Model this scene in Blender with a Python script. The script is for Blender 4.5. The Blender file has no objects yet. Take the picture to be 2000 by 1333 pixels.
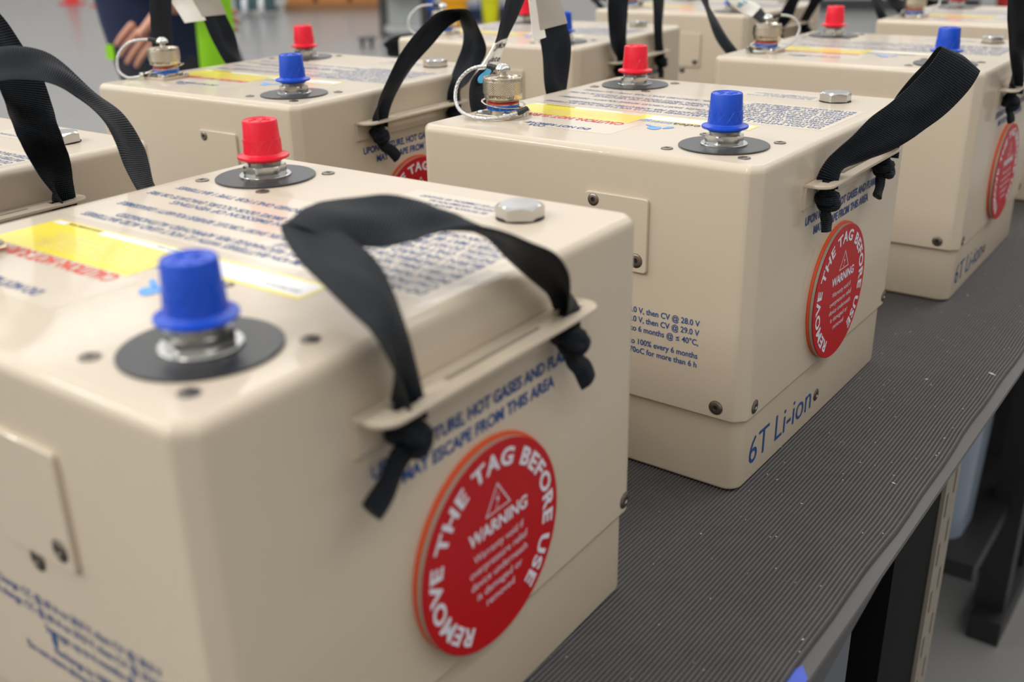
import bpy, bmesh, math, random
from mathutils import Vector, Matrix, noise
random.seed(7)
SC = bpy.context.scene
COL = SC.collection
PI = math.pi

# ------------------------------------------------------------------ camera
cam_d = bpy.data.cameras.new('camera')
cam = bpy.data.objects.new('camera', cam_d); COL.objects.link(cam)
SC.camera = cam
yaw, pitch, roll = 0.6521, 0.3938, -0.0208
fwd = Vector((-math.sin(yaw)*math.cos(pitch), math.cos(yaw)*math.cos(pitch), -math.sin(pitch)))
right = Vector((math.cos(yaw), math.sin(yaw), 0)); up = right.cross(fwd)
r2 = right*math.cos(roll) + up*math.sin(roll); u2 = up*math.cos(roll) - right*math.sin(roll)
M = Matrix(((r2.x, u2.x, -fwd.x), (r2.y, u2.y, -fwd.y), (r2.z, u2.z, -fwd.z))).to_4x4()
M.translation = Vector((0.5060, -0.5549, 0.3597))
cam.matrix_world = M
cam_d.sensor_width = 36.0
cam_d.lens = 1990.87*36/2000
cam_d.clip_start = 0.02; cam_d.clip_end = 100
cam_d.dof.use_dof = True
cam_d.dof.focus_distance = 0.70
cam_d.dof.aperture_fstop = 6.6
cam_d.dof.aperture_blades = 0

# ------------------------------------------------------------------ light of the hall, with added fill
SC.view_settings.view_transform = 'Standard'
SC.view_settings.look = 'None'
SC.view_settings.gamma = 1.0
SC.view_settings.use_curve_mapping = False
SC.view_settings.exposure = 0.05
world = bpy.data.worlds.new('hall_daylight'); SC.world = world
world.use_nodes = True
wn = world.node_tree.nodes; wl = world.node_tree.links
bg = wn['Background']; bg.inputs['Color'].default_value = (1.0, 0.98, 0.965, 1); bg.inputs['Strength'].default_value = 0.95

FLOOR_Z = -0.90
def hall_and_fill_lamp(x, y, z, sx, sy, power, col=(1.0, 0.985, 0.96), rz=0):
    d = bpy.data.lights.new('hall_and_fill_lamp', 'AREA'); d.shape = 'RECTANGLE'; d.size = sx; d.size_y = sy
    d.energy = power; d.color = col
    o = bpy.data.objects.new('hall_and_fill_lamp', d); COL.objects.link(o)
    o.location = (x, y, z); o.rotation_euler = (0, 0, rz)
    return o
for lx in (-13.0, -9.0, -5.2, -1.6):
    for ly in (-5.5, -1.8, 2.2, 6.6, 11.0):
        hall_and_fill_lamp(lx, ly, 5.6, 0.45, 2.6, {-5.5: 175, -1.8: 30}.get(ly, 26))
for ly in (-5.5, -1.8, 2.2, 6.6, 11.0):  # added fill row on the right, put in to brighten the batteries' end faces
    hall_and_fill_lamp(3.6, ly, 5.6, 0.45, 2.6, 40)

# ------------------------------------------------------------------ materials
def lin(c):
    return tuple((v/12.92 if v <= 0.04045 else ((v+0.055)/1.055)**2.4) for v in c)
def rgb(r, g, b): return (*lin((r/255, g/255, b/255)), 1)
def mat(name, col, rough=0.5, metal=0.0, coat=0.0, coat_rough=0.1, bump=None, mottle=0.0, spec=0.5, sss=0.0, trans=0.0, mscale=40):
    m = bpy.data.materials.new(name); m.use_nodes = True
    nt = m.node_tree; p = nt.nodes['Principled BSDF']
    p.inputs['Base Color'].default_value = col
    p.inputs['Roughness'].default_value = rough
    p.inputs['Metallic'].default_value = metal
    p.inputs['Coat Weight'].default_value = coat
    p.inputs['Coat Roughness'].default_value = coat_rough
    p.inputs['Specular IOR Level'].default_value = spec
    if sss: 
        p.inputs['Subsurface Weight'].default_value = sss
        p.inputs['Subsurface Scale'].default_value = 0.004
    if trans: p.inputs['Transmission Weight'].default_value = trans
    tc = nt.nodes.new('ShaderNodeTexCoord')
    if mottle:
        n = nt.nodes.new('ShaderNodeTexNoise'); n.inputs['Scale'].default_value = mscale; n.inputs['Detail'].default_value = 4
        nt.links.new(tc.outputs['Object'], n.inputs['Vector'])
        mx = nt.nodes.new('ShaderNodeMix'); mx.data_type = 'RGBA'
        mx.inputs[6].default_value = tuple(c*(1-mottle) for c in col[:3]) + (1,)
        mx.inputs[7].default_value = tuple(min(1, c*(1+mottle)) for c in col[:3]) + (1,)
        nt.links.new(n.outputs['Fac'], mx.inputs[0]); nt.links.new(mx.outputs[2], p.inputs['Base Color'])
    if bump:
        kind, scale, strength, dist = bump
        if kind == 'noise':
            b = nt.nodes.new('ShaderNodeTexNoise'); b.inputs['Scale'].default_value = scale; b.inputs['Detail'].default_value = 3
            nt.links.new(tc.outputs['Object'], b.inputs['Vector']); out = b.outputs['Fac']
        bp = nt.nodes.new('ShaderNodeBump'); bp.inputs['Strength'].default_value = strength; bp.inputs['Distance'].default_value = dist
        nt.links.new(out, bp.inputs['Height']); nt.links.new(bp.outputs['Normal'], p.inputs['Normal'])
        if coat: nt.links.new(bp.outputs['Normal'], p.inputs['Coat Normal'])
    return m

PAINT = mat('tan_powder_coat', rgb(202, 188, 167), 0.50, coat=0.5, coat_rough=0.085, bump=('noise', 240, 0.14, 0.0005), mottle=0.025, mscale=14)
FILM = mat('clear_label_film', rgb(211, 198, 179), 0.45, coat=0.55, coat_rough=0.09, bump=('noise', 90, 0.10, 0.0006), mottle=0.01)
BLUE_INK = mat('blue_ink', rgb(30, 74, 138), 0.5)
PALE_INK = mat('worn_blue_ink', rgb(72, 102, 150), 0.5)
RED_INK = mat('red_ink', rgb(222, 62, 48), 0.5)
YELLOW = mat('yellow_print', rgb(246, 226, 62), 0.4, coat=0.6)
PALE_YELLOW = mat('pale_yellow_print', rgb(253, 238, 160), 0.4, coat=0.6)
WHITE_INK = mat('white_print', rgb(240, 240, 238), 0.4, coat=0.5)
BLACK_INK = mat('black_ink', rgb(35, 35, 38), 0.5)
SKY_INK = mat('light_blue_ink', rgb(95, 160, 228), 0.4)
BLUE_PL = mat('blue_plastic', rgb(0, 72, 196), 0.36, coat=0.12, coat_rough=0.2, sss=0.05, bump=('noise', 180, 0.2, 0.0005), mottle=0.06, mscale=90)
RED_PL = mat('red_plastic', rgb(230, 14, 48), 0.36, coat=0.12, coat_rough=0.2, sss=0.05, bump=('noise', 180, 0.2, 0.0005), mottle=0.06, mscale=90)
DISC = mat('black_insulator', rgb(30, 33, 36), 0.34, coat=0.2, coat_rough=0.25, bump=('noise', 700, 0.3, 0.0003))
CHROME = mat('zinc_plated_steel', rgb(200, 200, 197), 0.18, metal=1.0, bump=('noise', 300, 0.05, 0.0002))
NICKEL = mat('nickel_plated_shell', rgb(206, 196, 178), 0.22, metal=1.0)
SCREW = mat('dull_screw_steel', rgb(140, 134, 124), 0.36, metal=1.0)
DARK = mat('dark_recess', rgb(30, 27, 25), 0.8)
BAND_BLUE = mat('blue_marking_band', rgb(22, 110, 212), 0.35)
BAND_RED = mat('red_marking_band', rgb(190, 30, 34), 0.35)
CABLE = mat('braided_steel_cable', rgb(205, 206, 206), 0.38, metal=0.7, bump=('noise', 900, 0.8, 0.001))
SHRINK = mat('black_heat_shrink', rgb(44, 44, 46), 0.5)
TAG_RED = mat('red_tag_film', rgb(184, 14, 22), 0.45, coat=0.12, coat_rough=0.2, spec=0.25, bump=('noise', 60, 0.16, 0.001), mottle=0.04, mscale=60)
TAG_GASKET = mat('orange_gasket', rgb(222, 84, 38), 0.5)
TAG_RIM = mat('tag_magnet_rim', rgb(176, 168, 154), 0.4, metal=0.3)
TAG_WHITE = mat('tag_lettering', rgb(222, 222, 232), 0.45)
CYAN = mat('cyan_dot_sticker', rgb(66, 182, 238), 0.4, coat=0.4)
PAPER = mat('white_paper_tag', rgb(236, 234, 226), 0.6)
TAPE = mat('clear_grey_tape', rgb(170, 166, 156), 0.35, coat=0.6)
TEAL_INK = mat('teal_marker', rgb(40, 150, 180), 0.5)
PEN = mat('black_marker', rgb(42, 40, 58), 0.5)

def strap_material():
    m = bpy.data.materials.new('black_nylon_webbing'); m.use_nodes = True
    nt = m.node_tree; p = nt.nodes['Principled BSDF']
    p.inputs['Base Color'].default_value = rgb(10, 12, 17)
    p.inputs['Roughness'].default_value = 0.5
    p.inputs['Specular IOR Level'].default_value = 0.36
    p.inputs['Specular Tint'].default_value = (.72, .84, 1.0, 1)
    uv = nt.nodes.new('ShaderNodeUVMap'); uv.uv_map = 'UVMap'
    sp = nt.nodes.new('ShaderNodeSeparateXYZ'); nt.links.new(uv.outputs['UV'], sp.inputs[0])
    def wave(sock, k):
        a = nt.nodes.new('ShaderNodeMath'); a.operation = 'MULTIPLY'; a.inputs[1].default_value = k; nt.links.new(sock, a.inputs[0])
        s = nt.nodes.new('ShaderNodeMath'); s.operation = 'SINE'; nt.links.new(a.outputs[0], s.inputs[0]); return s.outputs[0]
    a = wave(sp.outputs['X'], 2*PI/0.0014); b = wave(sp.outputs['Y'], 2*PI/0.0011)
    mu = nt.nodes.new('ShaderNodeMath'); mu.operation = 'MULTIPLY'; mu.inputs[1].default_value = 0.45
    nt.links.new(b, mu.inputs[0])
    ad = nt.nodes.new('ShaderNodeMath'); ad.operation = 'ADD'
    nt.links.new(a, ad.inputs[0]); nt.links.new(mu.outputs[0], ad.inputs[1])
    bp = nt.nodes.new('ShaderNodeBump'); bp.inputs['Strength'].default_value = 1.0; bp.inputs['Distance'].default_value = 0.00035
    nt.links.new(ad.outputs[0], bp.inputs['Height']); nt.links.new(bp.outputs['Normal'], p.inputs['Normal'])
    return m
STRAP_M = strap_material()

# ------------------------------------------------------------------ mesh builder
class MB:
    def __init__(s): s.v = []; s.f = []; s.m = []; s.mats = []; s.uv = None
    def mi(s, m):
        if m not in s.mats: s.mats.append(m)
        return s.mats.index(m)
    def add(s, verts, faces, m):
        o = len(s.v); k = s.mi(m)
        s.v += [tuple(p) for p in verts]; s.f += [tuple(i+o for i in f) for f in faces]; s.m += [k]*len(faces)
    def rings(s, rings, m, cap0=True, cap1=True, closed=True):
        n = len(rings[0]); vs = [p for r in rings for p in r]; fs = []
        for k in range(len(rings)-1):
            for i in range(n if closed else n-1):
                j = (i+1) % n
                fs.append((k*n+i, k*n+j, (k+1)*n+j, (k+1)*n+i))
        if cap0: fs.append(tuple(range(n-1, -1, -1)))
        if cap1: fs.append(tuple((len(rings)-1)*n+i for i in range(n)))
        s.add(vs, fs, m)
    def lathe(s, prof, c, m, axis='z', seg=40, cap0=True, cap1=True, rf=None):
        rs = []
        for r, h in prof:
            ring = []
            for i in range(seg):
                a = 2*PI*i/seg; rr = r*(rf(a) if rf else 1)
                if axis == 'z': ring.append((c[0]+rr*math.cos(a), c[1]+rr*math.sin(a), c[2]+h))
                elif axis == 'x': ring.append((c[0]+h, c[1]+rr*math.cos(a), c[2]+rr*math.sin(a)))
                elif axis == '-x': ring.append((c[0]-h, c[1]-rr*math.cos(a), c[2]+rr*math.sin(a)))
                elif axis == '-y': ring.append((c[0]+rr*math.cos(a), c[1]-h, c[2]+rr*math.sin(a)))
            rs.append(ring)
        s.rings(rs, m, cap0, cap1)
    def box(s, a, b, m):
        x0, y0, z0 = a; x1, y1, z1 = b
        s.add([(x0,y0,z0),(x1,y0,z0),(x1,y1,z0),(x0,y1,z0),(x0,y0,z1),(x1,y0,z1),(x1,y1,z1),(x0,y1,z1)],
              [(3,2,1,0),(4,5,6,7),(0,1,5,4),(1,2,6,5),(2,3,7,6),(3,0,4,7)], m)
    def prism(s, pts, h0, h1, m, plane='xy', ch=0.0):
        # pts: closed outline; extruded from h0 to h1 along the remaining axis; ch = small chamfer on the far end
        n = len(pts); cx = sum(p[0] for p in pts)/n; cy = sum(p[1] for p in pts)/n
        def put(p, h): return {'xy': (p[0], p[1], h), 'xz': (p[0], h, p[1]), 'yz': (h, p[0], p[1])}[plane]
        rs = [[put(p, h0) for p in pts]]
        if ch:
            d = ch if h1 > h0 else -ch
            rs.append([put(p, h1-d) for p in pts])
            q = []
            for p in pts:
                l = math.hypot(p[0]-cx, p[1]-cy) or 1
                q.append((p[0]-(p[0]-cx)/l*ch, p[1]-(p[1]-cy)/l*ch))
            rs.append([put(p, h1) for p in q])
        else: rs.append([put(p, h1) for p in pts])
        s.rings(rs, m)
    def tube(s, pts, r, m, seg=10, flat=None):
        pts = [Vector(p) for p in pts]; n = len(pts); rs = []; prev = None
        for i, p in enumerate(pts):
            t = (pts[min(i+1, n-1)]-pts[max(i-1, 0)]).normalized()
            if prev is None:
                a = Vector((0, 0, 1)) if abs(t.z) < .9 else Vector((1, 0, 0)); u = t.cross(a).normalized()
            else:
                u = (prev - t*prev.dot(t)).normalized()
            prev = u; w = t.cross(u)
            rr = r[i] if isinstance(r, (list, tuple)) else r
            rs.append([p+u*(rr*math.cos(2*PI*k/seg))+w*(rr*(flat or 1)*math.sin(2*PI*k/seg)) for k in range(seg)])
        s.rings(rs, m)
    def mesh(s, name, ang=35, off=(0, 0, 0), recalc=True):
        me = bpy.data.meshes.new(name)
        me.from_pydata([(p[0]-off[0], p[1]-off[1], p[2]-off[2]) for p in s.v], [], s.f)
        for m in s.mats: me.materials.append(m)
        me.polygons.foreach_set('material_index', s.m)
        bm = bmesh.new(); bm.from_mesh(me)
        if recalc: bmesh.ops.recalc_face_normals(bm, faces=bm.faces)
        th = math.radians(ang)
        for f in bm.faces: f.smooth = True
        for e in bm.edges:
            e.smooth = len(e.link_faces) == 2 and e.calc_face_angle(0) < th
        bm.to_mesh(me); bm.free()
        return me

def link(name, me, parent=None, loc=(0, 0, 0), rz=0, label=None, cat=None, group=None, kind=None):
    o = bpy.data.objects.new(name, me); COL.objects.link(o)
    o.location = loc; o.rotation_euler = (0, 0, rz)
    if parent: o.parent = parent
    if label: o['label'] = label
    if cat: o['category'] = cat
    if group: o['group'] = group
    if kind: o['kind'] = kind
    return o

# text turned into flat mesh triangles (x to the right, y up, baseline at y = 0)
_tc = {}
def text2d(s, cap, bold=0.0, align='LEFT', shear=0.0, spacing=1.0):
    key = (s, bold, shear, spacing)
    if key not in _tc:
        cu = bpy.data.curves.new('lettering', 'FONT'); cu.body = s; cu.size = 1.0; cu.offset = bold
        cu.resolution_u = 3; cu.fill_mode = 'FRONT'; cu.shear = shear; cu.space_character = spacing
        ob = bpy.data.objects.new('lettering', cu); COL.objects.link(ob)
        bpy.context.view_layer.update()
        me = bpy.data.meshes.new_from_object(ob.evaluated_get(bpy.context.evaluated_depsgraph_get()))
        vs = [(v.co.x, v.co.y) for v in me.vertices]; fs = [tuple(p.vertices) for p in me.polygons]
        bpy.data.objects.remove(ob); bpy.data.curves.remove(cu); bpy.data.meshes.remove(me)
        _tc[key] = (vs, fs)
    vs, fs = _tc[key]
    k = cap/0.729
    if not vs: return [], []
    w0 = min(v[0] for v in vs); w1 = max(v[0] for v in vs)
    sh = {'LEFT': -w0, 'RIGHT': -w1, 'CENTER': -(w0+w1)/2}[align]
    return [((x+sh)*k, y*k) for x, y in vs], fs
def place_text(mb, s, cap, m, fn, bold=0.0, align='LEFT', shear=0.0, width=None, spacing=1.0):
    vs, fs = text2d(s, cap, bold, align, shear, spacing)
    if not vs: return
    k = 1
    if width:
        w = max(v[0] for v in vs)-min(v[0] for v in vs); k = width/w
    mb.add([fn(x*k, y) for x, y in vs], fs, m)

def catmull(P, n):
    out = []; m = len(P)
    for i in range(m-1):
        p0 = P[max(i-1, 0)]; p1 = P[i]; p2 = P[i+1]; p3 = P[min(i+2, m-1)]
        for k in range(n):
            t = k/n
            out.append(0.5*((2*p1)+(p2-p0)*t+(2*p0-5*p1+4*p2-p3)*t*t+(3*p1-p0-3*p2+p3)*t**3))
    out.append(P[-1].copy()); return out

# ------------------------------------------------------------------ one battery: shared part meshes
W, D, H, HS = 0.268, 0.2806, 0.2222, 0.0528
OFF = (W/2, D/2, 0)

def rrect(x0, y0, x1, y1, r, n=6):
    pts = []
    for cx, cy, a0 in ((x1-r, y0+r, -90), (x1-r, y1-r, 0), (x0+r, y1-r, 90), (x0+r, y0+r, 180)):
        for k in range(n+1):
            a = math.radians(a0+90*k/n); pts.append((cx+r*math.cos(a), cy+r*math.sin(a)))
    return pts

def bend_rect(x0, y0, x1, y1, r, n=0):
    # sheet-metal bend: short curved shoulders either side of a nearly flat middle
    pts = []
    for cx, cy, a0 in ((x1-r, y0+r, -90), (x1-r, y1-r, 0), (x0+r, y1-r, 90), (x0+r, y0+r, 180)):
        for k in (0, 7, 15, 23, 67, 75, 83, 90):
            a = math.radians(a0+k); pts.append((cx+r*math.cos(a), cy+r*math.sin(a)))
    return pts

def make_cover():
    b = MB(); rv, rt, n = 0.0105, 0.0055, 8
    rrect = bend_rect
    rings = [[(x, y, HS) for x, y in rrect(0.0012, 0.0012, W-0.0012, D-0.0012, rv-.0012, n)],
             [(x, y, HS+0.0008) for x, y in rrect(0.0002, 0.0002, W-0.0002, D-0.0002, rv, n)],
             [(x, y, HS+0.0016) for x, y in rrect(0, 0, W, D, rv, n)],
             [(x, y, H-rt-0.004) for x, y in rrect(0, 0, W, D, rv, n)]]
    for k in range(0, 8):
        a = PI/2*k/7; i = rt*(1-math.cos(a)); z = H-rt+rt*math.sin(a)
        rings.append([(x, y, z) for x, y in rrect(i, i, W-i, D-i, max(rv-i, .004), n)])
    b.rings(rings, PAINT)
    return b.mesh('cover', 40, OFF)

def make_base():
    b = MB(); i0, n = 0.003, 8
    rings = []
    for k in range(5):
        a = PI/2*k/4; i = i0+0.003*(1-math.sin(a)); z = 0.003*(1-math.cos(a))
        rings.append([(x, y, z) for x, y in rrect(i, i, W-i, D-i, 0.010, n)])
    rings.append([(x, y, HS-0.0004) for x, y in rrect(i0, i0, W-i0, D-i0, 0.010, n)])
    b.rings(rings, PAINT)
    return b.mesh('base_tray', 40, OFF)

def make_screw(axis, pos, R=0.0044, hgt=0.0010):
    b = MB()
    b.lathe([(R*1.12, 0), (R*1.12, 0.0003), (R, 0.0004), (R*.94, hgt*.6), (R*.7, hgt*.95), (R*.42, hgt), (R*.36, hgt*.35)], pos, SCREW, axis, 24, True, False)
    b.lathe([(R*.42, hgt*.36), (0.0001, hgt*.33)], pos, DARK, axis, 12, False, True)
    return b.mesh('screw', 40, OFF)

def make_top_screw(x, y):
    b = MB(); R = .0039
    b.lathe([(R, 0.0002), (R*.97, 0.0006), (R*.5, .0009), (0.0002, .0009)], (x, y, H), SCREW, 'z', 24)
    a0 = (x*997+y*631) % 1.5
    for k in range(2):
        a = a0+k*PI/2; dx, dy = math.cos(a), math.sin(a)
        l, w = R*.55, R*.12
        b.add([(x+dx*l-dy*w, y+dy*l+dx*w, H+.00095), (x-dx*l-dy*w, y-dy*l+dx*w, H+.00095), (x-dx*l+dy*w, y-dy*l-dx*w, H+.00095), (x+dx*l+dy*w, y+dy*l-dx*w, H+.00095)], [(0, 1, 2, 3)], DARK)
    return b.mesh('label_screw', 40, OFF)

def make_plate():
    b = MB(); x0, x1, z0, z1, r = .147, .1945, .1435, .193, .0022
    b.prism(rrect(x0, z0, x1, z1, r, 4), 0.0, -0.0022, PAINT, 'xz', 0.0006)
    return b.mesh('access_plate', 30, OFF)

def curve_plate(outlines, half, bevel, name, place):
    cu = bpy.data.curves.new(name, 'CURVE'); cu.dimensions = '2D'; cu.fill_mode = 'BOTH'; cu.extrude = half; cu.bevel_depth = bevel; cu.bevel_resolution = 1
    for o in outlines:
        s = cu.splines.new('POLY'); s.points.add(len(o)-1); s.use_cyclic_u = True
        for i, p in enumerate(o): s.points[i].co = (p[0], p[1], 0, 1)
    ob = bpy.data.objects.new(name, cu); COL.objects.link(ob); bpy.context.view_layer.update()
    me = bpy.data.meshes.new_from_object(ob.evaluated_get(bpy.context.evaluated_depsgraph_get()))
    vs = [place(v.co) for v in me.vertices]; fs = [tuple(p.vertices) for p in me.polygons]
    bpy.data.objects.remove(ob); bpy.data.curves.remove(cu); bpy.data.meshes.remove(me)
    return vs, fs

BZ = 0.1972
def make_bracket(mir):
    y0, y1, x1 = 0.0685, 0.2150, W+0.0168
    out = [(W-.0005, y0), (x1-.009, y0)]
    for k in range(7):
        a = math.radians(-90+90*k/6); out.append((x1-.009+.009*math.cos(a), y0+.009+.009*math.sin(a)))
    for k in range(7):
        a = math.radians(90*k/6); out.append((x1-.009+.009*math.cos(a), y1-.009+.009*math.sin(a)))
    out.append((W-.0005, y1))
    def slot(a, c, xa=W+.0062, xb=W+.0100): return [(xa, a), (xa, c), (xb, c), (xb, a)]
    outs = [out, slot(.1110, .1770), slot(.0805, .0975, W+.0055, W+.0115), slot(.1905, .2075, W+.0055, W+.0115)]
    f = (lambda x: W-x) if mir else (lambda x: x)
    vs, fs = curve_plate(outs, 0.0006, 0.0004, 'strap_bracket', lambda c: (f(c.x), c.y, BZ+c.z))
    b = MB(); b.add(vs, fs, PAINT)
    # upright flange with a rounded bend
    pr = [(W, BZ+.001), (W+.0009, BZ+.0010), (W+.0022, BZ+.0006), (W+.0024, BZ-.001), (W+.0020, BZ-.003), (W+.0020, .1822), (W+.0012, .1812), (W, .1812)]
    b.rings([[(f(x), y, z) for x, z in pr] for y in (y0, y1)], PAINT)
    return b.mesh('strap_bracket', 35, OFF)

BX, BY, RX, RY = .2218, .0449, .0436, .2356
def hexr(n=6, ph=0.0):
    def f(a):
        q = ((a+ph) % (2*PI/n)) - PI/n
        return math.cos(PI/n)/math.cos(q)
    return f
def make_disc(x, y):
    b = MB(); b.lathe([(.0289, 0.0), (.0289, .0009), (.0285, .0012), (.0150, .0012)], (x, y, H), DISC, 'z', 64)
    return b.mesh('insulator_disc', 30, OFF)
def make_washer(x, y):
    b = MB(); b.lathe([(.0150, .0012), (.0150, .0021), (.0146, .0024), (.0110, .0024)], (x, y, H), CHROME, 'z', 48)
    return b.mesh('washer', 30, OFF)
def make_nut(x, y, ph):
    b = MB(); f = hexr(6, ph); seg = 48; rs = []
    for z, lim in ((.0024, .0120), (.0030, 9), (.0072, 9), (.0078, .0118)):
        ring = []
        for i in range(seg):
            a = 2*PI*i/seg; r = min(.0127*f(a), lim); ring.append((x+r*math.cos(a), y+r*math.sin(a), H+z))
        rs.append(ring)
    b.rings(rs, CHROME); return b.mesh('hex_nut', 25, OFF)
def make_post(x, y):
    b = MB(); pr = [(.0096, .0070)]
    z = .0078
    while z < .0128: pr += [(.0099, z), (.0094, z+.00035)]; z += .0007
    pr += [(.0094, .0300), (.0001, .0300)]
    b.lathe(pr, (x, y, H), CHROME, 'z', 40); return b.mesh('terminal_post', 60, OFF)
def make_cap(x, y, m):
    b = MB()
    b.lathe([(.0106, .0105), (.0112, .0104), (.0116, .0116), (.0146, .0119), (.0149, .0126), (.0147, .0134), (.0118, .0140), (.0110, .0148), (.0108, .0185),
             (.01065, .0230), (.01045, .0231), (.0099, .0328), (.0095, .0336), (.0090, .0338), (.0087, .0333), (.0020, .0333), (.0015, .0336), (.0002, .0336)], (x, y, H), m, 'z', 56)
    # grip ribs on the lower half and the raised marks on the crown
    for k in range(12):
        a = 2*PI*k/12
        for sgn in (-1, 1):
            pts = []
            for j in range(6):
                t = j/5; aa = a+sgn*t*0.42; zz = .0155+t*.0072; r = .01085-.0003*t
                pts.append((x+r*math.cos(aa), y+r*math.sin(aa), H+zz))
            b.tube(pts, .00026, m, 5)
    for k in range(5):
        a = k*1.3; b.tube([(x+.002*math.cos(a), y+.002*math.sin(a), H+.0335), (x+.0065*math.cos(a+.5), y+.0065*math.sin(a+.5), H+.0335)], .0004, m, 5)
    return b.mesh('terminal_cap', 40, OFF)

def make_plug(x, y, ph):
    b = MB(); f = hexr(6, ph); seg = 72; rs = []
    hh = .0074
    for k, (z, sc) in enumerate(((.0002, .965), (.0008, 1.0), (hh-.0030, 1.0))):
        rs.append([(x+.0124*sc*f(2*PI*i/seg)*math.cos(2*PI*i/seg), y+.0124*sc*f(2*PI*i/seg)*math.sin(2*PI*i/seg), H+z) for i in range(seg)])
    ring = []
    for i in range(seg):
        a = 2*PI*i/seg; r = .0124*f(a); z = hh-(r-.0098)*.62
        ring.append((x+r*math.cos(a), y+r*math.sin(a), H+z))
    rs.append(ring)
    rs.append([(x+.0098*math.cos(2*PI*i/seg), y+.0098*math.sin(2*PI*i/seg), H+hh) for i in range(seg)])
    b.rings(rs, CHROME); 
    b.lathe([(.0122, -.0002), (.0122, .0004)], (x, y, H), DARK, 'z', 40)
    return b.mesh('vent_plug', 28, OFF)

KX, KY = .0345, .0580
def KP(p): return (KX+p[0], KY+p[1], H+p[2])
def make_flange():
    b = MB(); h = .0160
    out = []
    for (cx, cy) in ((1, -1), (1, 1), (-1, 1), (-1, -1)):
        for (dx, dy) in {(1, -1): ((-.002, 0), (0, .002)), (1, 1): ((0, -.002), (-.002, 0)), (-1, 1): ((.002, 0), (0, -.002)), (-1, -1): ((0, .002), (.002, 0))}[(cx, cy)]:
            out.append((KX+cx*h+dx, KY+cy*h+dy))
    b.prism(out, H+.0002, H+.0026, NICKEL, 'xy', .0003)
    return b.mesh('flange', 30, OFF)
def make_fscrew(cx, cy):
    b = MB(); b.lathe([(.0034, .0026), (.0034, .0036), (.0029, .0046), (.0015, .0050), (.0002, .0050)], (KX+cx*.0118, KY+cy*.0118, H), CHROME, 'z', 20)
    return b.mesh('flange_screw', 40, OFF)
def make_shell():
    b = MB()
    b.lathe([(.0108, .0024), (.0108, .0050), (.0118, .0052), (.0118, .0098), (.0108, .0101), (.0112, .0106), (.0108, .0110), (.0112, .0115), (.0108, .0119), (.0112, .0124), (.0108, .0128), (.0108, .0140)], (KX, KY, H), NICKEL, 'z', 48)
    return b.mesh('connector_shell', 50, OFF)
def make_band(z0, z1, r, m, nm, text=None):
    b = MB(); b.lathe([(r-.0004, z0), (r, z0), (r, z1), (r-.0004, z1)], (KX, KY, H), m, 'z', 48)
    if text:
        s, cap, a0 = text; R = r+.00012
        place_text(b, s, cap, BLACK_INK, lambda x, y: (KX+R*math.cos(a0-x/R), KY+R*math.sin(a0-x/R), H+z0+.0006+cap-y), 0.0, 'CENTER', width=.030)
    return b.mesh(nm, 50, OFF, recalc=not text)
def make_ccap():
    b = MB(); c = (KX, KY, H)
    b.lathe([(.0112, .0132), (.0139, .0134), (.0141, .0138), (.0141, .0168), (.0146, .0171)], c, NICKEL, 'z', 72, True, False)
    # diamond knurl
    nseg, rows = 90, 12; z0, z1 = .0171, .0262
    for q in (0,):
        vs, fs = [], []
        for r in range(rows*2+1):
            z = z0+(z1-z0)*r/(rows*2)
            for i in range(nseg*2):
                a = PI*i/nseg; hi = ((i + r) % 2 == 0) and ((i//1+r//1) % 2 == 0)
                k = .0149 if (i+r) % 4 == 0 or (i-r) % 4 == 0 else .01455
                vs.append((c[0]+k*math.cos(a), c[1]+k*math.sin(a), c[2]+z))
        n = nseg*2
        for r in range(rows*2):
            for i in range(n):
                j = (i+1) % n; fs.append((r*n+i, r*n+j, (r+1)*n+j, (r+1)*n+i))
        b.add(vs, fs, NICKEL)
    b.lathe([(.0146, .0262), (.0145, .0266), (.0145, .0284), (.0142, .0287), (.0134, .0287), (.0130, .0276), (.0044, .0274), (.0044, .0290), (.0040, .0293), (.0030, .0293), (.0026, .0300), (.0026, .0330)], c, NICKEL, 'z', 72, False, True)
    R = .01418; a0 = -1.02
    place_text(b, 'AMPHENOL 1433', .0021, BLACK_INK, lambda x, y: (KX+R*math.cos(a0-x/R), KY+R*math.sin(a0-x/R), H+.0163-y), 0.0, 'CENTER', width=.0205)
    return b.mesh('connector_cap', 40, OFF, recalc=False)
def make_knob():
    b = MB(); b.lathe([(.0026, .0325), (.0056, .0330), (.0059, .0338), (.0056, .0352), (.0040, .0372), (.0022, .0383), (.0003, .0386)], (KX, KY, H), CHROME, 'z', 24)
    return b.mesh('cap_knob', 50, OFF)
def make_eyelet(dirv, tilt):
    # flat washer loop round the neck of the connector with a tongue towards dirv
    b = MB(); d = Vector((dirv[0], dirv[1], 0)).normalized(); pts = []
    e = Vector((-d.y, d.x, 0))
    for k in range(33):
        a = 2*PI*k/32; p = d*(.0145*math.cos(a)*1.15)+e*(.0150*math.sin(a)); pts.append(KP((p.x, p.y, .0095-tilt*(p.dot(d)))))
    b.tube(pts, .0009, NICKEL, 8, flat=.5)
    q = [KP(((d*t).x+(e*.001).x, (d*t).y+(e*.001).y, .0095-tilt*t)) for t in (.0150, .0185, .0215, .024)]
    b.tube(q, [.0022, .0026, .0022, .0018], NICKEL, 8, flat=.45)
    b.lathe([(.0018, .003), (.0026, .0034), (.0026, .0072), (.0018, .0076)], KP((d.x*.0225, d.y*.0225, -.001)), CHROME, 'z', 14)
    return b.mesh('eyelet_ring', 50, OFF)
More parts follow.
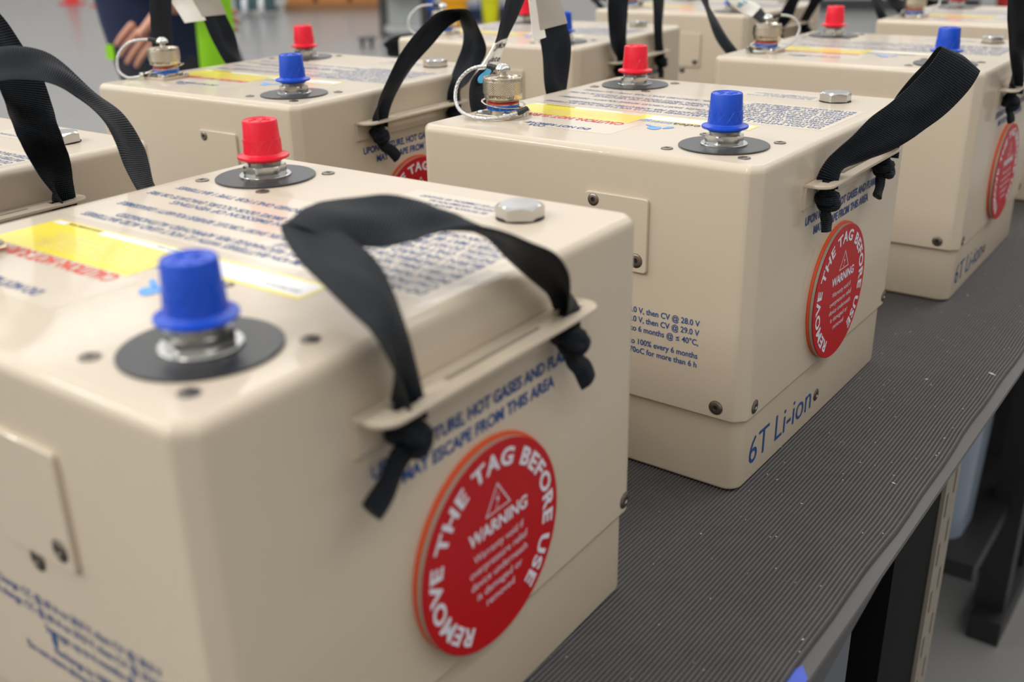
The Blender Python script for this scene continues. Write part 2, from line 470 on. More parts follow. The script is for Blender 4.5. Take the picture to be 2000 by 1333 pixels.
LANYARDS = {
 'left': ([(-.003, -.001, .0345), (-.012, -.003, .0360), (-.024, -.007, .0335), (-.033, -.011, .0250), (-.034, -.015, .0140), (-.026, -.021, .0060), (-.012, -.0265, .0030), (.003, -.0260, .0022), (.014, -.0190, .0032), (.0205, -.0085, .0055), (.0235, -.0015, .0078)], (.9, -.1), .12),
 'far_left': ([(-.003, -.002, .0345), (-.010, -.008, .0365), (-.023, -.019, .0345), (-.033, -.027, .0230), (-.034, -.029, .0090), (-.027, -.026, .0022), (-.020, -.021, .0020), (-.013, -.0175, .0040), (-.010, -.0165, .0062)], (-.6, -.8), .20),
 'right': ([(.003, .002, .0345), (.010, .008, .0372), (.021, .017, .0340), (.027, .021, .0230), (.024, .012, .0100), (.014, -.004, .0026), (.003, -.0200, .0022), (-.006, -.0215, .0030), (-.010, -.0205, .0062)], (-.5, -.85), .20)}
def make_lanyard(kind):
    P = catmull([Vector(KP(p)) for p in LANYARDS[kind][0]], 8); n = len(P)
    b = MB(); b.tube(P[4:n-4], .00125, CABLE, 10)
    # helical strands so the braid reads
    for s in range(4):
        pts = []
        for i in range(4, n-4):
            t = (P[min(i+1, n-1)]-P[max(i-1, 0)]).normalized(); u = t.cross(Vector((0.2, .1, 1))).normalized(); w = t.cross(u)
            a = i*.9+s*PI/2; pts.append(P[i]+(u*math.cos(a)+w*math.sin(a))*.00095)
        b.tube(pts, .00055, CABLE, 5)
    b.tube(P[:9], [.0017, .0020, .0021, .0021, .0020, .0020, .0021, .0020, .0016], SHRINK, 10)
    b.tube(P[n-10:], [.0016]+[.0021]*8+[.0017], SHRINK, 10)
    return b.mesh('lanyard', 60, OFF)

TY, TZ, TR = .1443, .1038, .0501
def make_gasket():
    b = MB(); b.lathe([(TR+.0003, 0.0), (TR+.0006, .0004), (TR+.0004, .0020), (TR-.002, .0022)], (W, TY+.0004, TZ+.0006), TAG_GASKET, 'x', 96)
    return b.mesh('gasket', 40, OFF)
def make_rim():
    b = MB(); b.lathe([(TR-.0008, .0020), (TR-.0003, .0023), (TR-.0003, .0042), (TR-.001, .0045)], (W, TY, TZ), TAG_RIM, 'x', 96)
    return b.mesh('magnet_rim', 40, OFF)
def make_tagface():
    b = MB()
    b.lathe([(TR-.0004, .0043), (TR-.0002, .0046), (TR-.0002, .0049), (TR-.0006, .0052), (.03, .0052), (.0003, .0052)], (W, TY, TZ), TAG_RED, 'x', 96)
    X = W+.0054; Rb = .0378
    def ring(x, y):
        th = math.radians(-153.5)+x/Rb; r = Rb+y
        return (X, TY+r*math.sin(th), TZ+r*math.cos(th))
    place_text(b, 'REMOVE THE TAG BEFORE USE', .0082, TAG_WHITE, ring, 0.034, 'LEFT', width=.0378*math.radians(299), spacing=1.12)
    flat = lambda yy, zz: (lambda x, y: (X, yy+x, zz+y))
    place_text(b, 'WARNING', .0066, TAG_WHITE, flat(.1470, .1120), 0.03, 'CENTER', width=.0435)
    for i, (t, w) in enumerate((('Warranty void if', .037), ('overpressure relief', .043), ('device underneath', .042), ('is damaged or', .034), ('removed', .021))):
        place_text(b, t, .0040, TAG_WHITE, flat(.1470, .1030-.0066*i), 0.0, 'CENTER', width=w)
    T = [(.1466, .1350), (.1374, .1212), (.1560, .1212)]; cx, cz = .1467, .1258
    for i in range(3):
        p, q = T[i], T[(i+1) % 3]
        ins = lambda a: (a[0]+(cx-a[0])*.13, a[1]+(cz-a[1])*.13)
        pi, qi = ins(p), ins(q)
        b.add([(X, *p), (X, *q), (X, *qi), (X, *pi)], [(0, 1, 2, 3)], TAG_WHITE)
    bolt = [(.1480, .1315), (.1452, .1268), (.1466, .1268), (.1456, .1232), (.1450, .1236), (.1455, .1222), (.1466, .1233), (.1461, .1234), (.1478, .1275), (.1463, .1276)]
    b.add([(X, *p) for p in bolt], [(0, 1, 2, 9), (2, 3, 8, 9), (3, 4, 5, 6, 7)], TAG_WHITE)
    return b.mesh('tag_face', 30, OFF, recalc=False)

def make_top_label():
    b = MB(); z = H+.00006
    def rect(x0, y0, x1, y1, m, dz=0.0): b.add([(x0, y0, z+dz*.6), (x1, y0, z+dz*.6), (x1, y1, z+dz*.6), (x0, y1, z+dz*.6)], [(0, 1, 2, 3)], m)
    rect(.010, .1235, .2565, .2085, FILM); rect(.140, .2320, .2080, .2590, FILM); rect(.020, .0380, .1400, .0795, FILM)
    rect(.022, .0795, .1300, .1170, YELLOW, .0001)
    rect(.1300, .0985, .2140, .1170, YELLOW, .0001)
    rect(.024, .1115, .034, .1155, WHITE_INK, .0002); rect(.0630, .1105, .1225, .1158, WHITE_INK, .0002)
    rect(.1310, .1010, .2120, .1150, WHITE_INK, .0002)
    rect(.052, .0815, .128, .1085, YELLOW, .00015)
    up = lambda x0, y0, dz=.00018: (lambda x, y: (x0-x, y0-y, z+dz))
    tl = 0
    place_text(b, 'DATE OF INSPECTION', .0022, BLACK_INK, up(.0610, .1152), .02, 'LEFT', width=.026)
    place_text(b, 'LOT NUMBER', .0018, BLACK_INK, up(.1215, .1145), .0, 'LEFT', width=.017)
    place_text(b, 'DESCRIPTION', .0024, BLACK_INK, up(.2085, .1060), .0, 'LEFT', width=.021)
    for i, (t, w) in enumerate((('LITHIUM ION BATTERY 24 VOLT 6T FORM FACTOR', .074), ('RECHARGEABLE SEALED BATTERY ASSEMBLY UNIT', .080), ('FOR MILITARY GROUND VEHICLES ONLY KEEP DRY', .078), ('KEEP AWAY FROM OPEN FLAME AND HEAT SOURCES', .082), ('HANDLE WITH CARE', .050))):
        place_text(b, t, .0030, PALE_YELLOW, up(.1270, .0850+.0048*i+.0030), .025, 'LEFT', width=w)
    place_text(b, 'CAUTION: HOT SURFACE', .0085, RED_INK, up(.1290, .0782), .02, 'LEFT', width=.098)
    place_text(b, 'DO NOT REMOVE', .0062, BLUE_INK, up(.1185, .0495), .018, 'LEFT', width=.054)
    place_text(b, 'COA', .0058, BLUE_INK, up(.0850, .0425), .018, 'LEFT', width=.014)
    place_text(b, 'edea', .0078, BLACK_INK, up(.1790, .0975), .0, 'LEFT', width=.0210)
    place_text(b, 'energy', .0078, SKY_INK, up(.1570, .0975), .0, 'LEFT', width=.0270)
    # leaf shaped mark of the maker: an oval drop with a swept tail and a small petal
    def blob(cx, cy, a, bb, rot, m):
        n = 20; vs = []
        for k in range(n):
            t = 2*PI*k/n; x = a*math.cos(t); y = bb*math.sin(t)*(1+.35*math.cos(t))
            vs.append((cx+x*math.cos(rot)-y*math.sin(rot), cy+x*math.sin(rot)+y*math.cos(rot), z+.00018))
        b.add(vs, [tuple(range(n))], m)
    blob(.1545, .0735, .0050, .0058, .2, SKY_INK); blob(.1490, .0790, .0066, .0014, 2.6, SKY_INK); blob(.1625, .0790, .0050, .0026, 1.2, SKY_INK)
    lines = [('DO NOT INSTALL LITHIUM ION BATTERIES WITH 12 VOLT LEAD ACID BATTERIES', .252, .022),
             ('CAUTION: LITHIUM BATTERY RECHARGE PER APPROVED AUTHORIZED', .252, .040),
             ('INSTRUCTIONS ONLY. DO NOT SHORT CIRCUIT', .252, .150),
             ('BATTERY SHALL NOT BE OPENED. DO NOT CRUSH, SHORT CIRCUIT, REVERSE POLARITY / DISASSEMBLE', .252, .020),
             ('DO NOT INCINERATE OR EXPOSE TO HEAT', .252, .160),
             ('BURN HAZARD IF PUNCTURED. UPON EMISSION OF VENTING', .252, .044),
             ('INSTALL ONLY IN VENTILATED SPACE. IF ABNORMAL SMOKE ODOR OCCURS, EVACUATE OR FIRE', .252, .0147),
             ('CAUTION. DO NOT SUBMERGE IN WATER', .252, .165),
             ('BATTERY MAY BE REPLACED BY SAME MODEL, APPROVED ONLY FOR TYPE 1 BATTERIES', .252, .020),
             ('BATTERY CAN CAUSE SEVERE INJURY', .252, .170)]
    for i, (t, xa, xb) in enumerate(lines):
        y = .1335+.00765*i
        place_text(b, t, .0056, PALE_INK, up(xa, y), .010, 'LEFT', width=xa-xb)
    for i, (t, xa, xb) in enumerate((('SEE TECHNICAL MANUAL FOR USE AND', .203, .148), ('DISPOSAL INFORMATION ALL', .203, .160), ('NOT FOR COMMERCIAL AIR TRANSPORT', .203, .150))):
        place_text(b, t, .0036, PALE_INK, up(xa, .2400+.0058*i), .004, 'LEFT', width=xa-xb)
    return b.mesh('top_label', 30, OFF, recalc=False)

def make_vent_print():
    b = MB(); X = W+.0003
    place_text(b, 'UPON RUPTURE, HOT GASES AND FLAME', .0060, BLUE_INK, lambda x, y: (X, .0765+x, .1685+y-x*.0), .030, 'LEFT', width=.1390)
    place_text(b, 'MAY ESCAPE FROM THIS AREA', .0060, BLUE_INK, lambda x, y: (X, .0930+x, .1590+y), .030, 'LEFT', width=.1065)
    return b.mesh('vent_warning_print', 30, OFF, recalc=False)
def make_model_print():
    b = MB(); X = W-.0027
    place_text(b, '6T Li-ion', .0215, BLUE_INK, lambda x, y: (X, .0215+x, .0132+y), -0.004, 'LEFT', width=.1085)
    return b.mesh('model_marking', 30, OFF, recalc=False)
def make_charge_print():
    b = MB(); Y = -.0003
    for t, z, xr in (('Charge: CC @ 60 A to 28.0 V, then CV @ 28.0 V', .1150, .2340), ('Cold charge: CC @ 60 A to 29.0 V, then CV @ 29.0 V', .1085, .2340), ('Storage: up to 6 months @ \u2264 40\u00b0C,', .1018, .2336),
                     ('Recharge to 100% every 6 months', .0925, .2336), ('Do not store above 70oC for more than 6 h', .0862, .2332)):
        place_text(b, t, .0042, BLUE_INK, lambda x, y, z=z, xr=xr: (xr+x*.90, Y, z+y), .012, 'RIGHT')
    n = 18
    b.add([(.1630+.0017*math.cos(2*PI*k/n)*(1-.35*math.sin(2*PI*k/n)), Y-.0001, .1005+.0038*math.sin(2*PI*k/n)) for k in range(n)], [tuple(range(n))], BLUE_INK)
    return b.mesh('charging_print', 30, OFF, recalc=False)

exec_once = {}
P = dict(cover=make_cover(), base=make_base(), plate=make_plate(), bracketR=make_bracket(False), bracketL=make_bracket(True),
         discB=make_disc(BX, BY), discR=make_disc(RX, RY), washB=make_washer(BX, BY), washR=make_washer(RX, RY), nutB=make_nut(BX, BY, .35), nutR=make_nut(RX, RY, .1),
         postB=make_post(BX, BY), postR=make_post(RX, RY), capB=make_cap(BX, BY, BLUE_PL), capR=make_cap(RX, RY, RED_PL),
         plug=make_plug(.2205, .2420, .45), flange=make_flange(), shell=make_shell(), bandB=make_band(.0052, .0090, .0121, BAND_BLUE, 'marking_band', ('20 5 C 35 SN 3NC', .0022, -1.05)),
         bandR=make_band(.0098, .0110, .0120, BAND_RED, 'marking_band'), ccap=make_ccap(), knob=make_knob(),
         gasket=make_gasket(), rim=make_rim(), face=make_tagface(), top=make_top_label(), vent=make_vent_print(), model=make_model_print(), charge=make_charge_print())
for k in LANYARDS: P['lan_'+k] = make_lanyard(k); P['eye_'+k] = make_eyelet(LANYARDS[k][1], LANYARDS[k][2])
FSCREWS = [make_fscrew(*c) for c in ((1, 1), (1, -1), (-1, 1), (-1, -1))]
TSB = [make_top_screw(BX+a*.0265, BY+c*.0265) for a in (-1, 1) for c in (-1, 1)]
TSR = [make_top_screw(RX+a*.0255, RY+c*.0255) for a in (-1, 1) for c in (-1, 1)]
PLS = [make_screw('-y', (.1535, -.0020, .1878), .0038), make_screw('-y', (.1868, -.0020, .1515), .0044)]
CS = [make_screw('-y', (.1645, 0, .1380), .0044), make_screw('-y', (.2486, 0, .0613)), make_screw('-y', (.0194, 0, .0613)), make_screw('x', (W, .0174, .0605)), make_screw('x', (W, .2701, .0613)), ]
BS = [make_screw('x', (W-.003, .1400, .0200))]

# ---- straps (edge pairs along each strap, metres in the battery's own frame)
STRAP = {
'AR': [(0.2788, 0.0815, 0.2011, 0.2743, 0.0953, 0.1942), (0.2852, 0.0723, 0.2193, 0.2758, 0.0942, 0.2087), (0.2856, 0.0653, 0.2343, 0.2759, 0.0924, 0.2258), (0.2727, 0.0692, 0.2381, 0.2653, 0.0983, 0.2382), (0.253, 0.076, 0.2426, 0.2507, 0.1059, 0.2437), (0.2326, 0.0833, 0.246, 0.2296, 0.1132, 0.2462), (0.2116, 0.0964, 0.2483, 0.2061, 0.1259, 0.2479), (0.2035, 0.1038, 0.2501, 0.1928, 0.1318, 0.2501), (0.2101, 0.1085, 0.2491, 0.1993, 0.1363, 0.2522), (0.2235, 0.111, 0.2464, 0.2129, 0.1377, 0.255), (0.2371, 0.1163, 0.2435, 0.2268, 0.1411, 0.2569), (0.2506, 0.122, 0.2448, 0.2394, 0.1484, 0.2536), (0.2608, 0.1346, 0.2477, 0.2446, 0.1598, 0.2465), (0.2704, 0.1417, 0.249, 0.2508, 0.1629, 0.241), (0.2794, 0.1477, 0.2471, 0.258, 0.1661, 0.2369), (0.2872, 0.1538, 0.243, 0.2653, 0.1685, 0.2288), (0.2921, 0.1644, 0.2362, 0.2701, 0.1762, 0.2195), (0.2917, 0.1753, 0.2238, 0.2711, 0.1904, 0.208), (0.2826, 0.1943, 0.2005, 0.2703, 0.2032, 0.1956)],
'BR': [(0.278, 0.0991, 0.1968, 0.275, 0.0837, 0.1999), (0.2819, 0.1038, 0.2021, 0.2777, 0.0823, 0.2118), (0.2913, 0.1117, 0.2082, 0.2813, 0.0864, 0.2207), (0.3038, 0.1171, 0.2144, 0.2857, 0.0969, 0.2272), (0.3144, 0.1219, 0.222, 0.2925, 0.1081, 0.2372), (0.3209, 0.1296, 0.2283, 0.3015, 0.1145, 0.2454), (0.3293, 0.1356, 0.2363, 0.3086, 0.1224, 0.2536), (0.3356, 0.1407, 0.2445, 0.3135, 0.1293, 0.2613), (0.3409, 0.1452, 0.2533, 0.3187, 0.1328, 0.2692), (0.3435, 0.1489, 0.2603, 0.3216, 0.1351, 0.2754), (0.3434, 0.1542, 0.2648, 0.323, 0.1379, 0.2795), (0.3338, 0.1628, 0.2641, 0.3185, 0.1413, 0.2783), (0.3248, 0.1716, 0.2552, 0.3107, 0.1485, 0.2682), (0.3136, 0.1833, 0.241, 0.2974, 0.1608, 0.2526), (0.2998, 0.1962, 0.2256, 0.2857, 0.1719, 0.2361), (0.286, 0.2072, 0.209, 0.2806, 0.1789, 0.2176), (0.2781, 0.2129, 0.1959, 0.275, 0.1974, 0.1983)],
'LR': [(0.2803, 0.1922, 0.1999, 0.2728, 0.2058, 0.1964), (0.2851, 0.1825, 0.2198, 0.2753, 0.2093, 0.2105), (0.2839, 0.1767, 0.2365, 0.2846, 0.205, 0.2265), (0.274, 0.1789, 0.2507, 0.3, 0.1935, 0.2438), (0.2887, 0.168, 0.2686, 0.2898, 0.1967, 0.26), (0.2903, 0.1639, 0.2824, 0.2902, 0.1936, 0.2786), (0.2912, 0.1573, 0.2959, 0.2893, 0.1872, 0.295), (0.2922, 0.1491, 0.3078, 0.2881, 0.1783, 0.3135), (0.2947, 0.1372, 0.317, 0.2855, 0.1635, 0.3283), (0.2997, 0.1169, 0.3162, 0.2803, 0.1353, 0.3299), (0.3039, 0.0981, 0.3004, 0.276, 0.1056, 0.3086), (0.3029, 0.0893, 0.2784, 0.273, 0.0885, 0.2761), (0.2978, 0.0868, 0.2436, 0.268, 0.0868, 0.2402), (0.2844, 0.0892, 0.1998, 0.2686, 0.0892, 0.197)],
'AL': [(-0.0047, 0.1936, 0.199, -0.0123, 0.2071, 0.1952), (-0.0083, 0.1894, 0.2097, -0.0215, 0.2088, 0.2047), (-0.0131, 0.1872, 0.2187, -0.0307, 0.211, 0.2138), (-0.0249, 0.1897, 0.23, -0.0389, 0.2157, 0.2246), (-0.0338, 0.192, 0.2434, -0.0459, 0.2179, 0.2345), (-0.039, 0.1888, 0.2575, -0.0548, 0.214, 0.254), (-0.043, 0.1789, 0.2711, -0.0608, 0.203, 0.2685), (-0.0427, 0.1661, 0.2797, -0.0633, 0.1863, 0.2879), (-0.0436, 0.152, 0.2826, -0.0625, 0.1709, 0.2962), (-0.0396, 0.134, 0.2844, -0.0604, 0.1493, 0.2996), (-0.033, 0.1134, 0.2829, -0.0571, 0.1241, 0.2972), (-0.0235, 0.0967, 0.2728, -0.0527, 0.1023, 0.2772), (-0.0134, 0.0904, 0.2519, -0.0428, 0.0944, 0.2478), (-0.0042, 0.0884, 0.2248, -0.0279, 0.0897, 0.221), (-0.0007, 0.0896, 0.1995, -0.0163, 0.0911, 0.1963)],
'BL': [(-0.0085, 0.0828, 0.199, -0.0084, 0.0986, 0.1964), (-0.0102, 0.0724, 0.2203, -0.0136, 0.0982, 0.2195), (-0.0156, 0.0813, 0.2398, -0.0203, 0.111, 0.2397), (-0.018, 0.0985, 0.2502, -0.0259, 0.1274, 0.248), (-0.0224, 0.1223, 0.2658, -0.0315, 0.1508, 0.2667), (-0.0273, 0.1361, 0.282, -0.0326, 0.1656, 0.2815), (-0.0306, 0.1487, 0.297, -0.0332, 0.1785, 0.2949), (-0.0342, 0.1631, 0.313, -0.0336, 0.1927, 0.3085), (-0.0341, 0.179, 0.3219, -0.0337, 0.2081, 0.3148), (-0.0347, 0.1891, 0.3116, -0.0311, 0.2182, 0.305), (-0.0326, 0.1926, 0.294, -0.0272, 0.222, 0.2921), (-0.031, 0.196, 0.2684, -0.0209, 0.2239, 0.2724), (-0.0253, 0.1938, 0.2473, -0.0146, 0.2211, 0.2538), (-0.0156, 0.1845, 0.2225, -0.0102, 0.2099, 0.2218), (-0.0094, 0.1927, 0.1989, -0.0075, 0.2084, 0.1966)],
'DR': [(0.2784, 0.0817, 0.1994, 0.2747, 0.097, 0.1966), (0.2821, 0.0807, 0.2113, 0.276, 0.1034, 0.2065), (0.2876, 0.0875, 0.2273, 0.2786, 0.1147, 0.2185), (0.2896, 0.1098, 0.2527, 0.2846, 0.1373, 0.2419), (0.2929, 0.1319, 0.2717, 0.2873, 0.1578, 0.2576), (0.2946, 0.152, 0.2821, 0.2876, 0.1777, 0.2682), (0.2958, 0.1699, 0.2851, 0.2864, 0.1957, 0.2729), (0.3008, 0.1868, 0.2853, 0.2812, 0.2055, 0.2724), (0.3018, 0.1968, 0.2814, 0.2781, 0.2111, 0.27), (0.3021, 0.2067, 0.2671, 0.2757, 0.2183, 0.259), (0.3008, 0.2187, 0.2451, 0.271, 0.2221, 0.2456), (0.2978, 0.2115, 0.2312, 0.268, 0.2153, 0.2305), (0.294, 0.1988, 0.217, 0.2659, 0.2092, 0.2181), (0.287, 0.1953, 0.207, 0.2689, 0.2036, 0.2055), (0.2837, 0.1967, 0.1988, 0.2693, 0.2033, 0.1968)],
'DL': [(-0.0072, 0.0824, 0.1993, -0.0097, 0.098, 0.1969), (-0.0123, 0.0783, 0.2269, -0.0135, 0.1042, 0.2289), (-0.0152, 0.0835, 0.2532, -0.0206, 0.1127, 0.2491), (-0.0192, 0.0881, 0.2714, -0.0245, 0.1175, 0.2687), (-0.0226, 0.0936, 0.2905, -0.0272, 0.1231, 0.2883), (-0.0245, 0.1024, 0.3103, -0.0313, 0.1316, 0.3101), (-0.0282, 0.1198, 0.322, -0.0316, 0.1496, 0.3227), (-0.0327, 0.1404, 0.3097, -0.0271, 0.1696, 0.3133), (-0.0317, 0.1532, 0.2861, -0.0241, 0.1822, 0.2843), (-0.0244, 0.1592, 0.2652, -0.0234, 0.1891, 0.2659), (-0.0196, 0.1645, 0.2429, -0.0202, 0.1941, 0.2474), (-0.0123, 0.1721, 0.2205, -0.0156, 0.1978, 0.2228), (-0.0078, 0.1923, 0.1992, -0.0091, 0.2081, 0.1971)],
'FR': [(0.2751, 0.0818, 0.1987, 0.2779, 0.0974, 0.197), (0.2758, 0.063, 0.2179, 0.2822, 0.0881, 0.2203), (0.2763, 0.0561, 0.2473, 0.2878, 0.0838, 0.2483), (0.278, 0.0522, 0.2703, 0.2901, 0.0796, 0.2686), (0.2796, 0.0557, 0.295, 0.2925, 0.0826, 0.2921), (0.2832, 0.0829, 0.3131, 0.289, 0.1109, 0.3041), (0.2858, 0.117, 0.3072, 0.2863, 0.1469, 0.3083), (0.2837, 0.1468, 0.2873, 0.2864, 0.1766, 0.2858), (0.2826, 0.1578, 0.263, 0.2835, 0.1877, 0.2609), (0.28, 0.1731, 0.2252, 0.28, 0.1968, 0.2218), (0.2752, 0.1908, 0.1988, 0.2778, 0.2065, 0.1972)],
'CL': [(-0.0106, 0.0836, 0.1987, -0.0063, 0.0989, 0.1971), (-0.02, 0.0678, 0.2188, -0.0159, 0.0934, 0.2185), (-0.0273, 0.0631, 0.2336, -0.0245, 0.0928, 0.2309), (-0.0352, 0.0604, 0.253, -0.0367, 0.0899, 0.2472), (-0.0375, 0.0536, 0.2647, -0.0465, 0.0822, 0.2634), (-0.0462, 0.055, 0.2771, -0.0497, 0.0848, 0.2761), (-0.0579, 0.0614, 0.296, -0.052, 0.0908, 0.2973), (-0.061, 0.0864, 0.307, -0.0548, 0.1154, 0.3025), (-0.0563, 0.1152, 0.2861, -0.0536, 0.145, 0.2833), (-0.0474, 0.1343, 0.2657, -0.0485, 0.1642, 0.267), (-0.0424, 0.1617, 0.2519, -0.0416, 0.1903, 0.2608), (-0.0326, 0.1757, 0.2448, -0.0354, 0.2044, 0.2529), (-0.0241, 0.1847, 0.2344, -0.0278, 0.2144, 0.2358), (-0.0175, 0.1922, 0.2164, -0.0145, 0.216, 0.2166), (-0.0105, 0.193, 0.1988, -0.0064, 0.2084, 0.1974)],
'GR': [(0.273, 0.0826, 0.1986, 0.28, 0.0969, 0.1976), (0.2795, 0.0803, 0.2116, 0.2906, 0.1039, 0.2116), (0.2904, 0.0725, 0.2287, 0.3017, 0.1002, 0.2315), (0.3018, 0.0725, 0.245, 0.3103, 0.1012, 0.2462), (0.3087, 0.0878, 0.2636, 0.3214, 0.1149, 0.2623), (0.3081, 0.1366, 0.2681, 0.322, 0.163, 0.2648), (0.3007, 0.1634, 0.2495, 0.3154, 0.1892, 0.2453), (0.2938, 0.1602, 0.2315, 0.3022, 0.189, 0.2298), (0.2825, 0.1739, 0.2119, 0.2895, 0.1967, 0.2088), (0.2736, 0.1904, 0.1986, 0.2795, 0.2052, 0.1976)],
'CR': [(0.2745, 0.0912, 0.1978, 0.2785, 0.1065, 0.196), (0.276, 0.0605, 0.2237, 0.2841, 0.0849, 0.2199), (0.2797, 0.0087, 0.2586, 0.2904, 0.0366, 0.2566), (0.2827, -0.0305, 0.2873, 0.2934, -0.0025, 0.2857), (0.2847, -0.0443, 0.3084, 0.2954, -0.0164, 0.3051), (0.2855, -0.0071, 0.3209, 0.2947, 0.0199, 0.3116), (0.2865, 0.0558, 0.3077, 0.2936, 0.0844, 0.3021), (0.2839, 0.1228, 0.2815, 0.2922, 0.151, 0.2751), (0.2798, 0.1752, 0.2485, 0.2904, 0.2024, 0.2415), (0.2766, 0.1927, 0.2188, 0.2835, 0.2156, 0.2167), (0.2746, 0.1945, 0.1987, 0.2784, 0.2099, 0.1971)],
'HL': [(-0.0113, 0.0838, 0.1982, -0.0057, 0.0988, 0.1971), (-0.0176, 0.0679, 0.2162, -0.0123, 0.0913, 0.2172), (-0.024, 0.0537, 0.2432, -0.0199, 0.0834, 0.2413), (-0.0317, 0.0555, 0.2735, -0.0242, 0.0845, 0.2742), (-0.0367, 0.0971, 0.283, -0.0232, 0.1238, 0.2805), (-0.034, 0.118, 0.2632, -0.022, 0.1455, 0.2619), (-0.0283, 0.1212, 0.2442, -0.0197, 0.1499, 0.2439), (-0.0222, 0.1408, 0.2273, -0.0138, 0.1693, 0.232), (-0.0155, 0.1675, 0.2139, -0.0085, 0.1903, 0.2167), (-0.0117, 0.1934, 0.1986, -0.0053, 0.208, 0.1976)],
'FL': [(-0.0084, 0.0824, 0.1987, -0.0086, 0.0983, 0.197), (-0.0257, 0.0738, 0.2042, -0.0343, 0.0899, 0.1886), (-0.0514, 0.0734, 0.2111, -0.0585, 0.0885, 0.1861), (-0.0697, 0.0681, 0.2081, -0.0802, 0.0862, 0.1867), (-0.076, 0.0699, 0.205, -0.0879, 0.0909, 0.1871), (-0.0749, 0.0943, 0.2121, -0.0851, 0.1125, 0.1905), (-0.0572, 0.135, 0.2144, -0.0667, 0.1547, 0.1939), (-0.0301, 0.1704, 0.2122, -0.0398, 0.1923, 0.1941), (-0.0155, 0.1932, 0.2064, -0.0205, 0.211, 0.1945), (-0.0091, 0.1927, 0.1989, -0.0078, 0.2086, 0.1974)],
}

class Ribbon:
    def __init__(s, rows, n=6):
        A = catmull([Vector(r[:3]) for r in rows], n); B = catmull([Vector(r[3:]) for r in rows], n)
        # let the ends dip below the slots
        for L in (A, B):
            L.insert(0, L[0]-Vector((0, 0, .006))); L.append(L[-1]-Vector((0, 0, .006)))
        s.A, s.B = A, B; s.n = len(A); s.ph = rows[0][0]*40+rows[1][1]*90+rows[2][2]*70
        s.M = [(a+b)/2 for a, b in zip(A, B)]
        s.S = [0.0]
        for i in range(1, s.n): s.S.append(s.S[-1]+(s.M[i]-s.M[i-1]).length)
        s.N = []
        for i in range(s.n):
            t = s.M[min(i+1, s.n-1)]-s.M[max(i-1, 0)]; s.N.append(t.cross(s.B[i]-s.A[i]).normalized())
    def at(s, i, q, h):
        w = (s.B[i]-s.A[i]).length; g = max(0.0, .030-w)*.36; u = s.S[i]; fold = (.0011*math.sin(u*38+s.ph)+.0008*math.sin(u*91+s.ph*2))*math.sin(PI*q*1.2+u*14)
        return s.M[i]+(s.B[i]-s.A[i])*(.5*q)+s.N[i]*(h+fold+g*math.cos(PI*q)*1.0+.0006*math.cos(PI*q*.5))
    def atS(s, d, q, h):
        d = max(0, min(s.S[-1]-1e-6, d)); i = 0
        while i < s.n-2 and s.S[i+1] < d: i += 1
        f = (d-s.S[i])/max(1e-9, s.S[i+1]-s.S[i])
        return s.at(i, q, h).lerp(s.at(i+1, q, h), f)
    def mesh(s, name, m, th=.0014, d0=None, d1=None, q0=-1, q1=1, nq=10, lift=0.0):
        b = MB(); uvs = []
        d0 = 0 if d0 is None else d0; d1 = s.S[-1] if d1 is None else d1
        ns = max(6, int((d1-d0)/.0028)); rs = []
        for k in range(ns+1):
            d = d0+(d1-d0)*k/ns; ring = []
            for i in range(nq+1):
                q = q0+(q1-q0)*i/nq; e = th/2*(0.45 if i in (0, nq) else 1)
                ring.append(s.atS(d, q, lift+e)); uvs.append((d, q*.015))
            for i in range(nq, -1, -1):
                q = q0+(q1-q0)*i/nq; e = th/2*(0.45 if i in (0, nq) else 1)
                ring.append(s.atS(d, q, lift-e)); uvs.append((d, q*.015))
            rs.append(ring)
        b.rings(rs, m); me = b.mesh(name, 60, OFF)
        uv = me.uv_layers.new(name='UVMap')
        for lp in me.loops: uv.data[lp.index].uv = uvs[lp.vertex_index]
        return me

